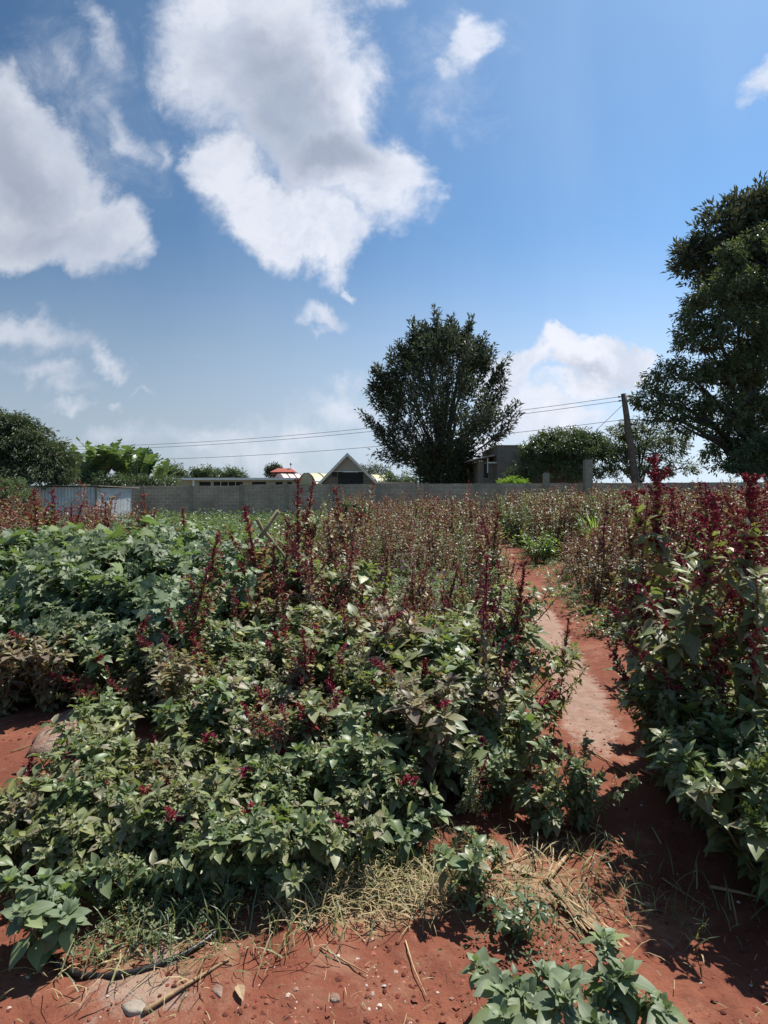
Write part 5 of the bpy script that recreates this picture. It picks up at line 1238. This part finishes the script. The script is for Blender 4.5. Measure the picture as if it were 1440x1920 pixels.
# --- single things on the ground
def gp(px, py):
    d = 1.6 * F / (py - 934); x = gx(px, d); return x, d, float(gz(x, d))
def tube_thing(name, lab, cat, pix, r, mat, lift=.01, n=8, group=None, wob=.0):
    P = [];
    for (px, py) in pix: x, y, z = gp(px, py); P.append((x, y, z + lift))
    P = np.array(P); t = np.linspace(0, len(P) - 1, 24); Q = np.stack([np.interp(t, np.arange(len(P)), P[:, k]) for k in range(3)], 1)
    for _ in range(3): Q[1:-1] = (Q[:-2] + 2 * Q[1:-1] + Q[2:]) / 4
    Q[:, 2] = np.maximum(Q[:, 2], gz(Q[:, 0], Q[:, 1]) + lift * .6)
    o0 = Q[0].copy(); A = Acc(); A.tube(Q - o0, r, n); o = A.build(name, mat, smooth=True); o.location = o0; tag(o, lab, cat, group); return o
tube_thing('rubber_hose', 'black rubber hose curving over the soil at the lower left', 'hose', [(68, 1770), (85, 1800), (120, 1832), (165, 1848), (230, 1848), (300, 1830), (360, 1800), (400, 1770), (430, 1740)], .0095, M_HOSE, .012, 10)
def stalk(px0, py0, px1, py1, r, lab, sag=0):
    tube_thing('dry_stalk', lab, 'stalk', [(px0, py0), ((px0 + px1) / 2 + sag, (py0 + py1) / 2 + sag * .5), (px1, py1)], np.linspace(r, r * .5, 24), M_STALK, .012, 6)
stalk(270, 1918, 430, 1822, .008, 'thick reddish dry stalk at the bottom edge, right of the hose')
stalk(995, 1560, 1006, 1640, .006, 'upright-lying pale stalk left of the bark strips')
stalk(1022, 1668, 1090, 1570, .012, 'broad pale dry stalk slanting up to the right near the path')
stalk(1085, 1535, 1165, 1585, .006, 'thin dark dry stalk lying beside the shaded path')
stalk(1330, 1655, 1440, 1690, .007, 'dark dry stalk at the right edge under the leaves')
stalk(1200, 1440, 1330, 1500, .008, 'long dry stalk in the shade at the foot of the right bank')
stalk(600, 1790, 690, 1842, .0035, 'thin bent straw stem on the bare soil at the bottom, left one', 12)
stalk(760, 1780, 800, 1890, .003, 'thin straight straw stem on the bare soil at the bottom, right one', -5)
stalk(1100, 1400, 1180, 1450, .006, 'thin dry stalk crossing the path at the bend')
stalk(1240, 1640, 1330, 1700, .004, 'thin twig lying across the shaded soil on the right')
stalk(940, 1640, 1010, 1600, .005, 'short pale stalk beside the fallen crimson spike')
stalk(20, 1420, 100, 1395, .004, 'thin pale stalk on the soil beside the slab')
# bundle of flattened dry stalks
bn = empty('dry_stalk_bundle', (0, 0, 0)); x0, y0, z0 = gp(1040, 1690); bn.location = (x0, y0, z0); tag(bn, 'flattened bundle of pale dry stalks lying right of the low weeds', 'stalk bundle')
x1, y1, z1 = gp(1150, 1800)
d = np.array([x1 - x0, y1 - y0, 0]); nn = nrm(np.array([-d[1], d[0], 0]))
for k in range(22):
    o_ = sr.uniform(-.06, .06); s0 = sr.uniform(-.3, .45); s1 = s0 + sr.uniform(.3, .9); sk = sr.uniform(-.11, .11); hz_ = .006 + sr.uniform(0, .02)
    t = np.linspace(s0, s1, 5); P = d * t[:, None] + nn * (o_ + sk * (t - .5) + .01 * np.sin(t * 3 + k))[:, None] + np.array([0, 0, 1.0]) * (hz_ + .02 * sr.uniform(-.3, 1) * (t - s0))[:, None]
    w_ = .002 + .010 * sr.uniform(0, 1) ** 2; A = Acc(); V = []
    for p_ in P: V += [p_ - nn * w_, p_ + (0, 0, w_ * .45), p_ + nn * w_, p_ - (0, 0, w_ * .2)]
    A.add(V, [(4 * i + j, 4 * i + (j + 1) % 4, 4 * i + 4 + (j + 1) % 4, 4 * i + 4 + j) for i in range(4) for j in range(4)] + [(3, 2, 1, 0), (16, 17, 18, 19)]); A.build('stalk', M_STALK, bn)
for k, (px, py, L, lab) in enumerate(((1010, 1655, .12, 'curled brown dry leaf left of the stalk bundle'), (1225, 1690, .05, 'small orange dry leaf lying in the path shadow'), (1165, 1805, .05, 'small orange dry leaf at the end of the stalk bundle'),
                                      (690, 1700, .06, 'brown dry leaf in the straw patch'), (445, 1870, .07, 'brown curled leaf by the hose'), (1130, 1555, .05, 'small pale leaf on the shaded path'), (940, 1600, .1, 'brown dry leaf under the edge of the clump'), (985, 1640, .09, 'pale curled leaf beside the dry stalks'), (560, 1745, .08, 'long brown dry leaf at the front of the straw patch'))):
    x, y, z = gp(px, py); A = Acc(); a = sr.uniform(0, 6.28); A.leaves([(0, 0, .012)], [(math.cos(a), math.sin(a), .15)], [(.2, -.2, 1)], L, L * .45, LEAF); o = A.build('dry_leaf', M_DRY); o.location = (x, y, z); tag(o, lab, 'dry leaf')
# stones
def stone(name, lab, outline, th, mat, cat, seed=0, tilt=0.0):
    rs_ = np.random.RandomState(seed); B = []
    for (px, py) in outline: x, y, z = gp(px, py); B.append((x, y))
    B = np.array(B); c = B.mean(0); z0 = float(gz(c[0], c[1])); k = 40; t = np.linspace(0, len(B), k, endpoint=False); i = t.astype(int); f = (t - i)[:, None]
    O = B[i] * (1 - f) + B[(i + 1) % len(B)] * f - c; O *= 1 + rs_.uniform(-.05, .05, (k, 1))
    rings = [(1.05, -.03), (1.0, th * .3), (.92, th * .7), (.8, th * .93), (.55, th * 1.05), (.28, th * 1.0)]
    if name == 'rock': O = np.array([(O[(i_ + 1) % k] + O[i_] + O[i_ - 1]) / 3 for i_ in range(k)])
    th_l = np.interp(np.arange(k), np.arange(0, k + 8, 8), rs_.uniform(.75, 1.2, (k + 8 + 7) // 8)[:len(np.arange(0, k + 8, 8))])
    V = []
    for s_, z_ in rings:
        r_ = O * s_; V += [(p[0], p[1], z_ * (th_l[i_] if z_ > 0 else 1) + rs_.uniform(-1, 1) * th * .05) for i_, p in enumerate(r_)]
    V.append((0, 0, th * 1.02)); Q = []; j = np.arange(k)
    for a in range(len(rings) - 1): Q += [(a * k + x, a * k + (x + 1) % k, (a + 1) * k + (x + 1) % k, (a + 1) * k + x) for x in range(k)]
    m_ = (len(rings) - 1) * k; T = [(m_ + x, m_ + (x + 1) % k, len(V) - 1) for x in range(k)]
    A = Acc(); A.add(V, Q, T); o = A.build(name, mat, smooth=True); o.location = (c[0], c[1], z0); tag(o, lab, cat)
stone('stone_slab', 'flat pale stone slab on the red soil at the left, partly under leaves', [(52, 1428), (75, 1385), (128, 1345), (200, 1345), (210, 1400), (130, 1432)], .055, M_STONE, 'slab', 3)
stone('rock', 'pale orange rock beside the black hose', [(280, 1820), (285, 1790), (305, 1772), (335, 1785), (340, 1815), (310, 1830)], .022, M_STONE, 'rock', 4)
stone('rock', 'rounded grey rock below the slab at the left edge', [(5, 1510), (15, 1498), (30, 1500), (33, 1515), (18, 1522)], .025, M_STONE, 'rock', 5)
stone('rock', 'small pale stone on the bare soil at the bottom', [(615, 1890), (622, 1878), (636, 1880), (638, 1893), (625, 1897)], .009, M_STONE, 'rock', 6)
stone('rock', 'whitish stone under the hose curve', [(395, 1880), (405, 1865), (420, 1872), (415, 1895)], .010, M_STONE, 'rock', 7)
stone('rock', 'pale stone near the foot of the clump by the dry stalks', [(1030, 1580), (1038, 1572), (1048, 1577), (1044, 1588)], .015, M_STONE, 'rock', 8)
stone('rock', 'grey lump half buried at the bottom edge by the thick stalk', [(225, 1905), (250, 1890), (275, 1898), (270, 1918), (240, 1920)], .012, M_CONC, 'rock', 9)
# crossed stakes
for (a_, b_, r_, lab) in (((520, 958), (484, 1016), .024, 'thicker wooden stake of the crossed pair, leaning right'), ((478, 974), (500, 1004), .02, 'thinner wooden stake of the crossed pair, leaning left')):
    p, q2 = at(*a_, 5.75), at(*b_, 5.75 if r_ > .022 else 5.81); d = q2 - p; q3 = p + d * (p[2] + .1) / max(p[2] - q2[2], .01) if r_ > .022 else p + d * 2.8
    A = Acc(); A.tube(np.linspace(p, q3, 6) - q3 + np.random.RandomState(3).randn(6, 3) * .006, r_, 8); o = A.build('wooden_stake', M_STAKE, smooth=True); o.location = q3 + ((0, 0.05, 0) if r_ < .022 else (0, 0, 0)); tag(o, lab, 'stake')

# remove kinds never placed, then keep children consistent
for kd, lst in PROTO.items():
    for v, p in enumerate(lst):
        if (kd, v) not in used:
            for c in list(p.children): bpy.data.objects.remove(c)
            bpy.data.objects.remove(p)
